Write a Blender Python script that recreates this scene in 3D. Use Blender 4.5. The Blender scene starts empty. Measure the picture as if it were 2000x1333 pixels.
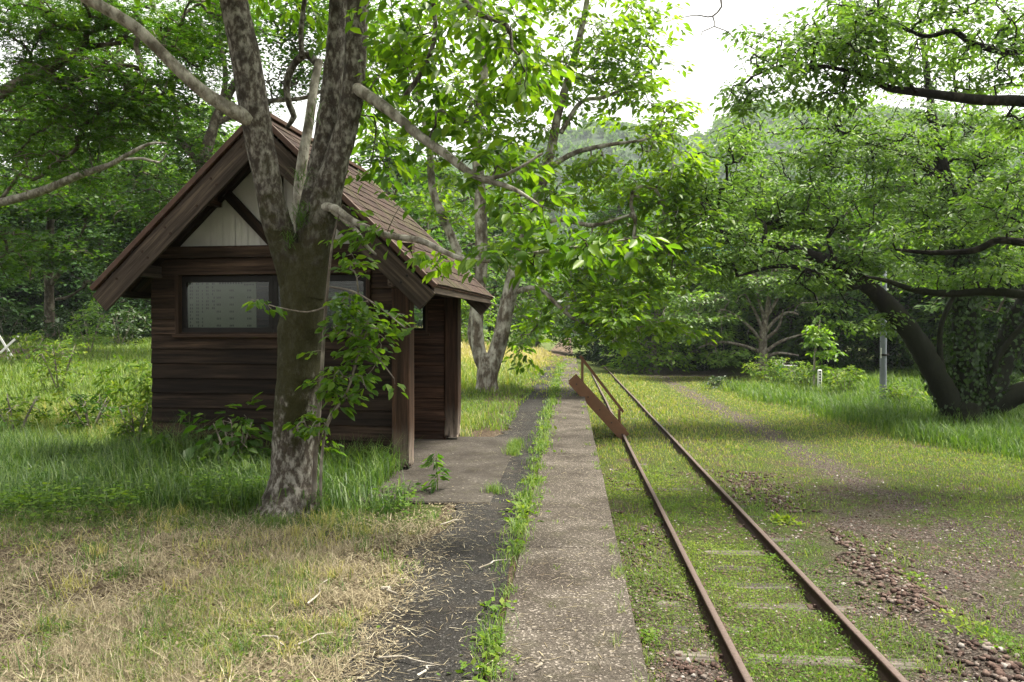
import bpy, bmesh, math, random
import numpy as np
from mathutils import Vector, Matrix
rng = np.random.default_rng(7)
random.seed(7)
sc = bpy.context.scene
COL = sc.collection
rad = math.radians

# ------------------------------------------------------------------ camera
FPX = 1555.0
YAW = math.atan(113 / FPX)
PIT = math.atan(21.5 / FPX)
EYE = np.array([0, 0, 1.65])
cam = bpy.data.cameras.new('camera')
cam.sensor_width = 36
cam.lens = FPX / 2000 * 36
cam.clip_start = 0.05
cam.clip_end = 6000
co = bpy.data.objects.new('camera', cam)
COL.objects.link(co)
co.location = EYE
co.rotation_euler = (math.pi / 2 - PIT, 0, YAW)
sc.camera = co

# ------------------------------------------------------------------ sky, sun, exposure
SUN_EL, SUN_AZ = 68, 70          # azimuth: degrees clockwise from +Y (along the track)
w = bpy.data.worlds.new('World')
sc.world = w
w.use_nodes = True
nt = w.node_tree
bg = nt.nodes['Background']
sky = nt.nodes.new('ShaderNodeTexSky')
sky.sky_type = 'NISHITA'
sky.sun_disc = False
sky.sun_elevation = rad(SUN_EL)
sky.sun_rotation = rad(SUN_AZ)
sky.air_density = 1.6
sky.dust_density = 4.0
sky.ozone_density = 1.0
hs = nt.nodes.new('ShaderNodeHueSaturation')
hs.inputs['Saturation'].default_value = 0.05
hs.inputs['Value'].default_value = 1.0
nt.links.new(sky.outputs[0], hs.inputs['Color'])
tint = nt.nodes.new('ShaderNodeMix'); tint.data_type = 'RGBA'; tint.blend_type = 'MULTIPLY'; tint.inputs[0].default_value = 1.0
tint.inputs[7].default_value = (1.0, .985, .93, 1)
nt.links.new(hs.outputs[0], tint.inputs[6])
nt.links.new(tint.outputs[2], bg.inputs['Color'])
bg.inputs['Strength'].default_value = 0.15
sun = bpy.data.lights.new('sun', 'SUN')
sun.energy = 4.9
sun.angle = rad(14)
sun.color = (1, 0.93, 0.80)
so = bpy.data.objects.new('sun', sun)
COL.objects.link(so)
sd = Vector((math.sin(rad(SUN_AZ)) * math.cos(rad(SUN_EL)), math.cos(rad(SUN_AZ)) * math.cos(rad(SUN_EL)), math.sin(rad(SUN_EL))))
so.rotation_euler = (-sd).to_track_quat('-Z', 'Y').to_euler()
sc.view_settings.view_transform = 'Standard'
sc.view_settings.look = 'None'
sc.view_settings.gamma = 1
sc.view_settings.exposure = 1.36
sc.cycles.max_bounces = 5
sc.cycles.diffuse_bounces = 3
sc.cycles.glossy_bounces = 2
sc.cycles.transmission_bounces = 3
sc.cycles.transparent_max_bounces = 8
sc.cycles.volume_bounces = 0
sc.cycles.use_denoising = True
sc.cycles.adaptive_threshold = 0.02

# ------------------------------------------------------------------ pixel -> place helpers (photo measured at 2000 x 1333)
_F = np.array([-math.sin(YAW) * math.cos(PIT), math.cos(YAW) * math.cos(PIT), -math.sin(PIT)])
_R = np.array([math.cos(YAW), math.sin(YAW), 0])
_U = np.cross(_R, _F)
def ray(px, py): return _F + (px - 1000) / FPX * _R - (py - 666.5) / FPX * _U
def P(px, py, Y): d = ray(px, py); return EYE + d * Y / d[1]
def G(px, py, z): d = ray(px, py); return EYE + d * (z - 1.65) / d[2]
def M(px, Y): return px / FPX * Y

# ------------------------------------------------------------------ numpy noise
def _hash(ix, iy, iz, s):
    h = (ix * 374761393 + iy * 668265263 + iz * 2147483647 + s * 974634777) & 0xffffffff
    h = ((h ^ (h >> 13)) * 1274126177) & 0xffffffff
    return ((h ^ (h >> 16)) & 0xffff) / 65535.0
def noise(p, scale=1.0, s=0):
    p = np.asarray(p, float) * scale
    if p.shape[-1] == 2: p = np.concatenate([p, np.zeros(p.shape[:-1] + (1,))], -1)
    i = np.floor(p).astype(np.int64); f = p - i; f = f * f * (3 - 2 * f)
    r = 0
    for a in (0, 1):
        for b in (0, 1):
            for c in (0, 1):
                wt = (f[..., 0] if a else 1 - f[..., 0]) * (f[..., 1] if b else 1 - f[..., 1]) * (f[..., 2] if c else 1 - f[..., 2])
                r = r + wt * _hash(i[..., 0] + a, i[..., 1] + b, i[..., 2] + c, s)
    return r
def fbm(p, scale=1.0, s=0, o=4):
    r = 0; a = 0.5; t = 0
    for k in range(o):
        r = r + a * noise(p, scale * 2 ** k, s + k); t += a; a *= 0.5
    return r / t
def sst(x, a, b):
    t = np.clip((x - a) / (b - a), 0, 1); return t * t * (3 - 2 * t)

# ------------------------------------------------------------------ mesh helpers
def np_mesh(name, verts, faces, v=None, smooth=False):
    """faces: list of int arrays (n,k)."""
    me = bpy.data.meshes.new(name)
    verts = np.ascontiguousarray(verts, np.float32).reshape(-1, 3)
    me.vertices.add(len(verts)); me.vertices.foreach_set('co', verts.ravel())
    faces = [np.asarray(f, np.int32) for f in faces if len(f)]
    nl = sum(f.size for f in faces); nf = sum(len(f) for f in faces)
    me.loops.add(nl); me.loops.foreach_set('vertex_index', np.concatenate([f.ravel() for f in faces]))
    me.polygons.add(nf)
    tot = np.concatenate([np.full(len(f), f.shape[1], np.int32) for f in faces])
    st = np.concatenate([[0], np.cumsum(tot)[:-1]]).astype(np.int32)
    me.polygons.foreach_set('loop_start', st)
    if smooth: me.polygons.foreach_set('use_smooth', np.ones(nf, bool))
    me.update(calc_edges=True)
    if v is not None:
        at = me.attributes.new('v', 'FLOAT', 'POINT'); at.data.foreach_set('value', np.ascontiguousarray(v, np.float32).ravel())
    return me
def link(name, me, mat=None, parent=None):
    o = bpy.data.objects.new(name, me); COL.objects.link(o)
    if mat is not None and me is not None and not me.materials: me.materials.append(mat)
    if parent is not None: o.parent = parent
    return o
def empty(name, loc, rz=0):
    o = bpy.data.objects.new(name, None); COL.objects.link(o)
    o.location = loc; o.rotation_euler = (0, 0, rz); o.empty_display_size = 0.2
    return o
def tag(o, label=None, cat=None, group=None, kind=None):
    if label: o['label'] = label
    if cat: o['category'] = cat
    if group: o['group'] = group
    if kind: o['kind'] = kind
    return o
_boxes = {}
def box_mesh(lx, ly, lz, bev=0.004, mat=None):
    k = (round(lx, 3), round(ly, 3), round(lz, 3), bev, mat.name if mat else '')
    if k not in _boxes:
        bm = bmesh.new(); bmesh.ops.create_cube(bm, size=1)
        for vv in bm.verts: vv.co = Vector((vv.co.x * lx, vv.co.y * ly, vv.co.z * lz))
        if bev: bmesh.ops.bevel(bm, geom=bm.edges[:], offset=bev, segments=1, affect='EDGES')
        me = bpy.data.meshes.new('box'); bm.to_mesh(me); bm.free()
        if mat: me.materials.append(mat)
        _boxes[k] = me
    return _boxes[k]
def box(name, size, loc, rot, mat, parent=None, bev=0.004):
    o = link(name, box_mesh(*size, bev, mat), None, parent)
    o.location = loc; o.rotation_euler = rot
    return o
def catmull(pts, rr, step):
    pts = np.asarray(pts, float); rr = np.asarray(rr, float)
    ext = np.vstack([2 * pts[0] - pts[1], pts, 2 * pts[-1] - pts[-2]])
    out, ro = [], []
    for i in range(len(pts) - 1):
        p0, p1, p2, p3 = ext[i:i + 4]
        n = max(2, int(np.linalg.norm(p2 - p1) / step))
        for t in np.arange(n) / n:
            out.append(0.5 * ((2 * p1) + (-p0 + p2) * t + (2 * p0 - 5 * p1 + 4 * p2 - p3) * t * t + (-p0 + 3 * p1 - 3 * p2 + p3) * t ** 3))
            ro.append(rr[i] * (1 - t) + rr[i + 1] * t)
    out.append(pts[-1]); ro.append(rr[-1])
    return np.array(out), np.array(ro)
def tube(pts, rr, sides, bump=0.0, bscale=6.0, flute=0.0):
    """verts, quads of a tube along pts."""
    n = len(pts)
    T = np.gradient(pts, axis=0); T /= np.linalg.norm(T, axis=1)[:, None] + 1e-9
    ref = np.array([0, 1.0, 0.03]) if abs(T[0][1]) < 0.9 else np.array([1.0, 0, 0])
    A = np.cross(T, ref); A /= np.linalg.norm(A, axis=1)[:, None] + 1e-9
    B = np.cross(T, A)
    th = np.arange(sides) / sides * 2 * math.pi
    dirs = np.cos(th)[None, :, None] * A[:, None] + np.sin(th)[None, :, None] * B[:, None]
    V = pts[:, None] + dirs * rr[:, None, None]
    if bump:
        nz = fbm(V, bscale, 11, 4) - 0.5 + 0.5 * (noise(V, bscale * 0.3, 5) - 0.5)
        V = V + dirs * (nz * bump * 2 * np.minimum(rr, 0.5)[:, None])[..., None]
    if flute:
        V = V + dirs * (flute * rr[:, None] * np.cos(th * 5 + 1)[None])[..., None]
    idx = np.arange(n * sides).reshape(n, sides)
    q = np.stack([idx[:-1], np.roll(idx[:-1], -1, 1), np.roll(idx[1:], -1, 1), idx[1:]], -1).reshape(-1, 4)
    return V.reshape(-1, 3), q
def segs_mesh(p0, p1, r0, r1, sides=4):
    """many thin straight segments at once."""
    p0, p1 = np.asarray(p0), np.asarray(p1)
    T = p1 - p0; T = T / (np.linalg.norm(T, axis=1)[:, None] + 1e-9)
    ref = np.where(np.abs(T[:, 2:3]) < 0.9, np.array([[0, 0, 1.0]]), np.array([[1.0, 0, 0]]))
    A = np.cross(T, ref); A /= np.linalg.norm(A, axis=1)[:, None] + 1e-9
    B = np.cross(T, A)
    th = np.arange(sides) / sides * 2 * math.pi
    d = np.cos(th)[None, :, None] * A[:, None] + np.sin(th)[None, :, None] * B[:, None]
    V = np.concatenate([p0[:, None] + d * r0[:, None, None], p1[:, None] + d * r1[:, None, None]], 1)
    k = np.arange(sides); q = np.stack([k, (k + 1) % sides, (k + 1) % sides + sides, k + sides], -1)
    Fq = (np.arange(len(p0)) * 2 * sides)[:, None, None] + q[None]
    return V.reshape(-1, 3), Fq.reshape(-1, 4)
def unit(a): return a / (np.linalg.norm(a, axis=-1, keepdims=True) + 1e-9)
def leaf_geo(pos, d, nrm, L, W, shape='oval'):
    """pos (n,3) leaf base, d direction, nrm normal; returns verts, faces, verts per leaf."""
    d = unit(d); s = unit(np.cross(d, nrm)); nn = np.cross(s, d)
    L = L[:, None]; W = W[:, None]
    if shape == 'oval':      # folded along the midrib, tip drooping
        v = [pos, pos + d * L * .38 + s * W * .5 + nn * W * .14, pos + d * L * .72 + s * W * .38 + nn * W * .06 - nn * L * .03,
             pos + d * L - nn * L * .12, pos + d * L * .72 - s * W * .38 + nn * W * .06 - nn * L * .03, pos + d * L * .38 - s * W * .5 + nn * W * .14]
        f = [[0, 1, 2, 3], [0, 3, 4, 5]]
    elif shape == 'diamond':
        v = [pos, pos + d * L * .45 + s * W * .5, pos + d * L - nn * L * .08, pos + d * L * .45 - s * W * .5]
        f = [[0, 1, 2, 3]]
    elif shape == 'maple':   # five narrow lobes
        v = [pos]; f = []
        for k, (a, l) in enumerate(((-1.9, .55), (-.95, .85), (0, 1), (.95, .85), (1.9, .55))):
            ca, sa = math.cos(a), math.sin(a)
            dd = d * ca + s * sa; ss = s * ca - d * sa
            v += [pos + dd * L * l * .45 + ss * W * .14, pos + dd * L * l - nn * L * .1, pos + dd * L * l * .45 - ss * W * .14]
            f.append([0, 1 + 3 * k, 2 + 3 * k, 3 + 3 * k])
    V = np.stack(v, 1); k = V.shape[1]
    Fq = (np.arange(len(pos)) * k)[:, None, None] + np.array(f)[None]
    return V.reshape(-1, 3), Fq.reshape(-1, len(f[0])), k
def blades_geo(pos, h, wd, az, bend, lean=None):
    """grass blades: quad + triangle each. 5 verts per blade."""
    n = len(pos)
    d = np.stack([np.cos(az), np.sin(az), np.zeros(n)], 1); s = np.stack([-np.sin(az), np.cos(az), np.zeros(n)], 1)
    up = np.array([0, 0, 1.0])
    if lean is None: lean = np.full(n, .25)
    m = pos + up * (h * .55 * np.cos(lean))[:, None] + d * (h * .55 * np.sin(lean))[:, None]
    l2 = lean + bend
    t = m + up * (h * .5 * np.cos(l2))[:, None] + d * (h * .5 * np.sin(l2))[:, None]
    w2 = (wd * .5)[:, None]
    V = np.stack([pos - s * w2, pos + s * w2, m + s * w2 * .8, m - s * w2 * .8, t], 1)
    b = (np.arange(n) * 5)[:, None]
    return V.reshape(-1, 3), (b + np.array([[0, 1, 2, 3]])), (b + np.array([[3, 2, 4]]))

# ------------------------------------------------------------------ materials
def new_mat(name):
    m = bpy.data.materials.new(name); m.use_nodes = True
    n = m.node_tree.nodes; l = m.node_tree.links
    n['Principled BSDF'].inputs['Specular IOR Level'].default_value = .18
    return m, n, l, n['Principled BSDF'], n['Material Output']
def ramp(n, stops):
    r = n.new('ShaderNodeValToRGB'); e = r.color_ramp.elements
    while len(e) < len(stops): e.new(0.5)
    for i, (p, c) in enumerate(stops): e[i].position = p; e[i].color = (*c, 1)
    return r
def tex(n, l, kind='Noise', scale=5, detail=6, rough=.6, vec=None, mapping=None, coord='Object'):
    t = n.new('ShaderNodeTex' + kind)
    if 'Scale' in t.inputs: t.inputs['Scale'].default_value = scale
    if kind == 'Noise': t.inputs['Detail'].default_value = detail; t.inputs['Roughness'].default_value = rough
    if vec is None:
        tc = n.new('ShaderNodeTexCoord'); vec = tc.outputs[coord]
        if mapping:
            mp = n.new('ShaderNodeMapping'); mp.inputs['Scale'].default_value = mapping; l.new(vec, mp.inputs['Vector']); vec = mp.outputs[0]
    l.new(vec, t.inputs['Vector'])
    return t
def mixc(n, l, fac, a, b, mode='MIX'):
    m = n.new('ShaderNodeMix'); m.data_type = 'RGBA'; m.blend_type = mode
    for sock, val in ((m.inputs[0], fac), (m.inputs[6], a), (m.inputs[7], b)):
        if hasattr(val, 'is_linked'): l.new(val, sock)
        elif isinstance(val, tuple): sock.default_value = (*val, 1)
        else: sock.default_value = val
    return m.outputs[2]
def math_n(n, l, op, a, b=None):
    m = n.new('ShaderNodeMath'); m.operation = op
    for sock, val in ((m.inputs[0], a), (m.inputs[1], b)):
        if val is None: continue
        if hasattr(val, 'is_linked'): l.new(val, sock)
        else: sock.default_value = val
    return m.outputs[0]
def bump_n(n, l, b, h, strength=.4, dist=.01):
    bp = n.new('ShaderNodeBump'); bp.inputs['Strength'].default_value = strength; bp.inputs['Distance'].default_value = dist
    l.new(h, bp.inputs['Height']); l.new(bp.outputs[0], b.inputs['Normal'])
def wood(name, dark, light, rnd=.5, weather=None, rough=.8):
    m, n, l, b, o = new_mat(name)
    info = n.new('ShaderNodeObjectInfo')
    tc = n.new('ShaderNodeTexCoord')
    off = n.new('ShaderNodeVectorMath'); off.operation = 'ADD'
    cmb = n.new('ShaderNodeCombineXYZ'); mul = math_n(n, l, 'MULTIPLY', info.outputs['Random'], 37.0)
    l.new(mul, cmb.inputs[0]); l.new(mul, cmb.inputs[1]); l.new(mul, cmb.inputs[2])
    l.new(tc.outputs['Object'], off.inputs[0]); l.new(cmb.outputs[0], off.inputs[1])
    def mp(s):
        k = n.new('ShaderNodeMapping'); k.inputs['Scale'].default_value = s; l.new(off.outputs[0], k.inputs['Vector']); return k.outputs[0]
    g1 = tex(n, l, 'Noise', 1, 6, .7, vec=mp((1.3, 30, 30)))
    g2 = tex(n, l, 'Noise', 1, 3, .5, vec=mp((.9, 9, 9)))
    r = ramp(n, [(.36, dark), (.52, tuple((a + b_) / 2.2 for a, b_ in zip(dark, light))), (.64, light)]); l.new(g1.outputs[0], r.inputs[0])
    kk = ramp(n, [(.4, (0, 0, 0)), (.7, (1, 1, 1))]); l.new(g2.outputs[0], kk.inputs[0])
    c = mixc(n, l, math_n(n, l, 'MULTIPLY', kk.outputs[0], .7), r.outputs[0], dark, 'MIX')
    v = n.new('ShaderNodeHueSaturation'); l.new(c, v.inputs['Color'])
    l.new(math_n(n, l, 'ADD', math_n(n, l, 'MULTIPLY', info.outputs['Random'], rnd), 1 - rnd / 2), v.inputs['Value'])
    col = v.outputs[0]
    if weather:   # weathered grey foot of a post: local x below the given height
        sx = n.new('ShaderNodeSeparateXYZ'); l.new(tc.outputs['Object'], sx.inputs[0])
        t = n.new('ShaderNodeMapRange'); t.inputs[1].default_value = weather[1]; t.inputs[2].default_value = weather[0]
        l.new(math_n(n, l, 'ADD', sx.outputs[0], math_n(n, l, 'MULTIPLY', math_n(n, l, 'SUBTRACT', g1.outputs[0], .5), .9)), t.inputs[0])
        r2 = ramp(n, [(.35, (.02, .014, .011)), (.55, (.30, .245, .20))]); l.new(g1.outputs[0], r2.inputs[0])
        col = mixc(n, l, t.outputs[0], col, r2.outputs[0])
    l.new(col, b.inputs['Base Color']); b.inputs['Roughness'].default_value = rough
    bump_n(n, l, b, g1.outputs[0], .6, .004)
    return m
def leafmat(name, stops, trans=.45, tcol=(2.3, 2.3, .8), rough=.45, spec=.35):
    m, n, l, b, o = new_mat(name)
    at = n.new('ShaderNodeAttribute'); at.attribute_name = 'v'
    r = ramp(n, stops); l.new(at.outputs['Fac'], r.inputs[0])
    l.new(r.outputs[0], b.inputs['Base Color']); b.inputs['Roughness'].default_value = rough
    b.inputs['Specular IOR Level'].default_value = spec
    tr = n.new('ShaderNodeBsdfTranslucent')
    l.new(mixc(n, l, 1.0, r.outputs[0], tcol, 'MULTIPLY'), tr.inputs['Color'])
    mx = n.new('ShaderNodeMixShader'); mx.inputs[0].default_value = trans
    l.new(b.outputs[0], mx.inputs[1]); l.new(tr.outputs[0], mx.inputs[2]); l.new(mx.outputs[0], o.inputs['Surface'])
    return m
def plain(name, col, rough=.6, metal=0, nscale=8, namp=.35, bump=0):
    m, n, l, b, o = new_mat(name)
    t = tex(n, l, 'Noise', nscale, 6, .65)
    r = ramp(n, [(.25, tuple(c * (1 - namp) for c in col)), (.75, tuple(c * (1 + namp) for c in col))])
    l.new(t.outputs[0], r.inputs[0]); l.new(r.outputs[0], b.inputs['Base Color'])
    b.inputs['Roughness'].default_value = rough; b.inputs['Metallic'].default_value = metal
    if bump: bump_n(n, l, b, t.outputs[0], bump, .01)
    return m
def bark(name, base, pale, dark, moss=None, moss_z=(0, 3), pale_amt=.5, scale=1.0):
    m, n, l, b, o = new_mat(name)
    fine = tex(n, l, 'Noise', 38 * scale, 6, .7, mapping=(1, 1, .45))
    mid = tex(n, l, 'Noise', 9 * scale, 4, .6, mapping=(1, 1, .55))
    big = tex(n, l, 'Noise', 3.2 * scale, 3, .5)
    r = ramp(n, [(.3, dark), (.7, base)]); l.new(fine.outputs[0], r.inputs[0])
    k = ramp(n, [(.53 - .2 * pale_amt, (0, 0, 0)), (.72 - .2 * pale_amt, (1, 1, 1))]); l.new(mid.outputs[0], k.inputs[0])
    rp = ramp(n, [(.3, tuple(.72 * c for c in pale)), (.7, pale)]); l.new(fine.outputs[0], rp.inputs[0])
    c = mixc(n, l, k.outputs[0], r.outputs[0], rp.outputs[0])
    kd = ramp(n, [(.5, (0, 0, 0)), (.66, (1, 1, 1))]); l.new(big.outputs[0], kd.inputs[0])
    c = mixc(n, l, math_n(n, l, 'MULTIPLY', kd.outputs[0], .75), c, dark)
    if moss:
        geo = n.new('ShaderNodeNewGeometry'); sx = n.new('ShaderNodeSeparateXYZ'); l.new(geo.outputs['Position'], sx.inputs[0])
        z = math_n(n, l, 'ADD', sx.outputs[2], math_n(n, l, 'MULTIPLY', math_n(n, l, 'SUBTRACT', big.outputs[0], .5), 2.6))
        a = n.new('ShaderNodeMapRange'); a.inputs[1].default_value = moss_z[1]; a.inputs[2].default_value = moss_z[1] - .7; l.new(z, a.inputs[0])
        d = n.new('ShaderNodeMapRange'); d.inputs[1].default_value = moss_z[0]; d.inputs[2].default_value = moss_z[0] + .35; l.new(z, d.inputs[0])
        rm = ramp(n, [(.35, tuple(.45 * c for c in moss)), (.65, moss)]); l.new(fine.outputs[0], rm.inputs[0])
        c = mixc(n, l, math_n(n, l, 'MULTIPLY', math_n(n, l, 'MULTIPLY', a.outputs[0], d.outputs[0]), .92), c, rm.outputs[0])
    l.new(c, b.inputs['Base Color']); b.inputs['Roughness'].default_value = .85
    bump_n(n, l, b, math_n(n, l, 'ADD', fine.outputs[0], mid.outputs[0]), .7, .012)
    return m
#MARK_MATERIALS
M_front = wood('dark_stained_siding', (.007, .0042, .0028), (.068, .043, .028), 1.1)
M_inner = wood('red_brown_boards', (.014, .007, .0045), (.11, .058, .036), .8)
M_post = wood('weathered_post', (.013, .007, .004), (.085, .046, .028), .2, weather=(-1.0, -.5))
M_barge = wood('grey_brown_timber', (.022, .016, .012), (.125, .094, .070), .5)
M_trim = wood('window_trim_wood', (.025, .015, .010), (.09, .055, .038), .3)
M_dark = plain('dark_frame', (.012, .011, .010), .5)
M_white = plain('white_panel', (.5, .5, .46), .7, nscale=3, namp=.12)
M_paper = plain('paper', (.2, .215, .17), .8, nscale=2, namp=.06)
M_ink = plain('ink', (.05, .05, .05), .8)
def shingle_mat():
    m, n, l, b, o = new_mat('mossy_brown_shingle')
    pos = n.new('ShaderNodeNewGeometry').outputs['Position']; info = n.new('ShaderNodeObjectInfo')
    f = tex(n, l, 'Noise', 45, 5, .7, vec=pos); g = tex(n, l, 'Noise', 1.7, 5, .7, vec=pos)
    r = ramp(n, [(.3, (.016, .010, .008)), (.7, (.058, .036, .029))]); l.new(f.outputs[0], r.inputs[0])
    v = n.new('ShaderNodeHueSaturation'); l.new(r.outputs[0], v.inputs['Color']); l.new(math_n(n, l, 'ADD', math_n(n, l, 'MULTIPLY', info.outputs['Random'], .6), .7), v.inputs['Value'])
    rm = ramp(n, [(.35, (.014, .012, .006)), (.65, (.07, .062, .03))]); l.new(f.outputs[0], rm.inputs[0])
    k = ramp(n, [(.48, (0, 0, 0)), (.6, (1, 1, 1))]); l.new(g.outputs[0], k.inputs[0])
    l.new(mixc(n, l, math_n(n, l, 'MULTIPLY', k.outputs[0], .85), v.outputs[0], rm.outputs[0]), b.inputs['Base Color']); b.inputs['Roughness'].default_value = .9
    bump_n(n, l, b, f.outputs[0], .8, .01)
    return m
M_shingle = shingle_mat()
M_flash = plain('copper_brown_edge', (.075, .042, .03), .5, nscale=6)
M_rust = plain('rusty_steel', (.050, .030, .025), .75, nscale=25, namp=.45, bump=.2)
M_railtop = plain('worn_rail_top', (.11, .082, .072), .55, metal=.3, nscale=30, namp=.3)
M_stairs = plain('brown_painted_steel', (.135, .068, .038), .6, nscale=5, namp=.18)
M_pole = plain('grey_steel_pole', (.2, .22, .26), .5, nscale=6, namp=.12)
M_whitepaint = plain('white_paint', (.75, .75, .72), .6, nscale=20, namp=.12)
M_green_sign = plain('green_sign_paint', (.03, .3, .10), .5, namp=.1)
M_greybox = plain('grey_plastic', (.3, .31, .31), .6, namp=.15)
M_sleeper = wood('weathered_sleeper', (.03, .025, .021), (.15, .13, .11), .6)
M_stone0 = plain('ballast_stone', (.135, .10, .085), .9, nscale=14, namp=.5, bump=.4)
def stone_mat():
    m, n, l, b, o = new_mat('ballast_stone')
    info = n.new('ShaderNodeObjectInfo'); at = n.new('ShaderNodeAttribute'); at.attribute_name = 'v'
    f = math_n(n, l, 'FRACT', math_n(n, l, 'ADD', info.outputs['Random'], at.outputs['Fac']))
    r = ramp(n, [(0, (.030, .019, .016)), (.4, (.075, .047, .038)), (.75, (.115, .08, .066)), (.93, (.16, .135, .12)), (1, (.28, .26, .24))]); l.new(f, r.inputs[0])
    t = tex(n, l, 'Noise', 40, 5, .7, vec=n.new('ShaderNodeNewGeometry').outputs['Position'])
    k = ramp(n, [(.3, (.6, .6, .6)), (.7, (1.3, 1.3, 1.3))]); l.new(t.outputs[0], k.inputs[0])
    l.new(mixc(n, l, 1.0, r.outputs[0], k.outputs[0], 'MULTIPLY'), b.inputs['Base Color']); b.inputs['Roughness'].default_value = .9
    bump_n(n, l, b, t.outputs[0], .5, .008)
    return m
M_stone = stone_mat()
M_wire = plain('blue_cable', (.03, .12, .22), .5)
def glass_mat():
    m, n, l, b, o = new_mat('window_glass')
    t = n.new('ShaderNodeBsdfTransparent'); g = n.new('ShaderNodeBsdfGlossy'); g.inputs['Roughness'].default_value = .03
    t.inputs[0].default_value = (.86, .9, .87, 1)
    fr = n.new('ShaderNodeFresnel'); fr.inputs[0].default_value = 1.6
    mx = n.new('ShaderNodeMixShader'); l.new(fr.outputs[0], mx.inputs[0]); l.new(t.outputs[0], mx.inputs[1]); l.new(g.outputs[0], mx.inputs[2])
    l.new(mx.outputs[0], o.inputs['Surface']); return m
M_glass = glass_mat()
M_concrete = (lambda: None)()
def concrete(name, a, b_, spk, sc_=1.0, moss=.55, mcol=(.035, .032, .018)):
    m, n, l, b, o = new_mat(name)
    tc = n.new('ShaderNodeNewGeometry')
    v = tex(n, l, 'Voronoi', 95 * sc_, vec=tc.outputs['Position'])
    f = tex(n, l, 'Noise', 60 * sc_, 5, .7, vec=tc.outputs['Position'])
    g = tex(n, l, 'Noise', 1.6, 6, .65, vec=tc.outputs['Position'])
    r = ramp(n, [(.35, a), (.65, b_)]); l.new(f.outputs[0], r.inputs[0])
    sx = n.new('ShaderNodeSeparateColor'); l.new(v.outputs['Color'], sx.inputs[0])
    k = ramp(n, [(1 - spk, (0, 0, 0)), (min(.999, 1.06 - spk), (1, 1, 1))]); l.new(sx.outputs[0], k.inputs[0])
    c = mixc(n, l, math_n(n, l, 'MULTIPLY', k.outputs[0], .75), r.outputs[0], tuple(min(.6, 2.1 * q + .05) for q in b_))
    kg = ramp(n, [(.35, (.45, .42, .4)), (.65, (1.1, 1.1, 1.1))]); l.new(g.outputs[0], kg.inputs[0])
    c = mixc(n, l, 1.0, c, kg.outputs[0], 'MULTIPLY')
    g3 = tex(n, l, 'Noise', 3.3, 7, .72, vec=tc.outputs['Position'])
    km = ramp(n, [(.52, (0, 0, 0)), (.66, (1, 1, 1))]); l.new(g3.outputs[0], km.inputs[0])
    c = mixc(n, l, math_n(n, l, 'MULTIPLY', km.outputs[0], moss), c, mcol)
    l.new(c, b.inputs['Base Color']); b.inputs['Roughness'].default_value = .9
    bump_n(n, l, b, math_n(n, l, 'ADD', f.outputs[0], v.outputs['Distance']), .8, .008)
    return m
M_coping = concrete('exposed_aggregate_concrete', (.028, .024, .019), (.100, .086, .071), .13)
M_asphalt = concrete('old_asphalt', (.008, .0078, .0074), (.032, .030, .027), .09, 1.1, .5, (.05, .042, .033))
M_slab = concrete('smooth_concrete', (.033, .029, .024), (.066, .058, .049), .03, .5)
def ground_mat():
    m, n, l, b, o = new_mat('soil_and_turf')
    geo = n.new('ShaderNodeNewGeometry'); pos = geo.outputs['Position']
    f = tex(n, l, 'Noise', 24, 8, .75, vec=pos); g = tex(n, l, 'Noise', 1.1, 6, .65, vec=pos); f2 = tex(n, l, 'Noise', 90, 4, .7, vec=pos)
    def A(nm):
        a = n.new('ShaderNodeAttribute'); a.attribute_name = nm
        s = math_n(n, l, 'ADD', a.outputs['Fac'], math_n(n, l, 'MULTIPLY', math_n(n, l, 'SUBTRACT', g.outputs[0], .5), 1.1))
        mr = n.new('ShaderNodeMapRange'); mr.inputs[1].default_value = .38; mr.inputs[2].default_value = .62; l.new(s, mr.inputs[0]); return mr.outputs[0]
    turf = ramp(n, [(.32, (.020, .028, .008)), (.5, (.065, .090, .018)), (.7, (.13, .15, .04))]); l.new(f.outputs[0], turf.inputs[0])
    dry = ramp(n, [(.3, (.022, .014, .010)), (.5, (.085, .06, .04)), (.72, (.22, .165, .105))]); l.new(f.outputs[0], dry.inputs[0])
    vo = tex(n, l, 'Voronoi', 55, vec=pos); sv = n.new('ShaderNodeSeparateColor'); l.new(vo.outputs['Color'], sv.inputs[0])
    gm_ = math_n(n, l, 'ADD', math_n(n, l, 'MULTIPLY', sv.outputs[0], .5), math_n(n, l, 'MULTIPLY', f2.outputs[0], .5))
    grav = ramp(n, [(.28, (.022, .016, .012)), (.5, (.075, .058, .045)), (.68, (.15, .12, .10)), (.8, (.27, .24, .21))]); l.new(gm_, grav.inputs[0])
    c = mixc(n, l, A('dry'), turf.outputs[0], dry.outputs[0])
    c = mixc(n, l, A('grav'), c, grav.outputs[0])
    l.new(c, b.inputs['Base Color']); b.inputs['Roughness'].default_value = .95
    bump_n(n, l, b, math_n(n, l, 'ADD', f.outputs[0], f2.outputs[0]), 1.0, .05)
    return m
M_ground = ground_mat()

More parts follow.
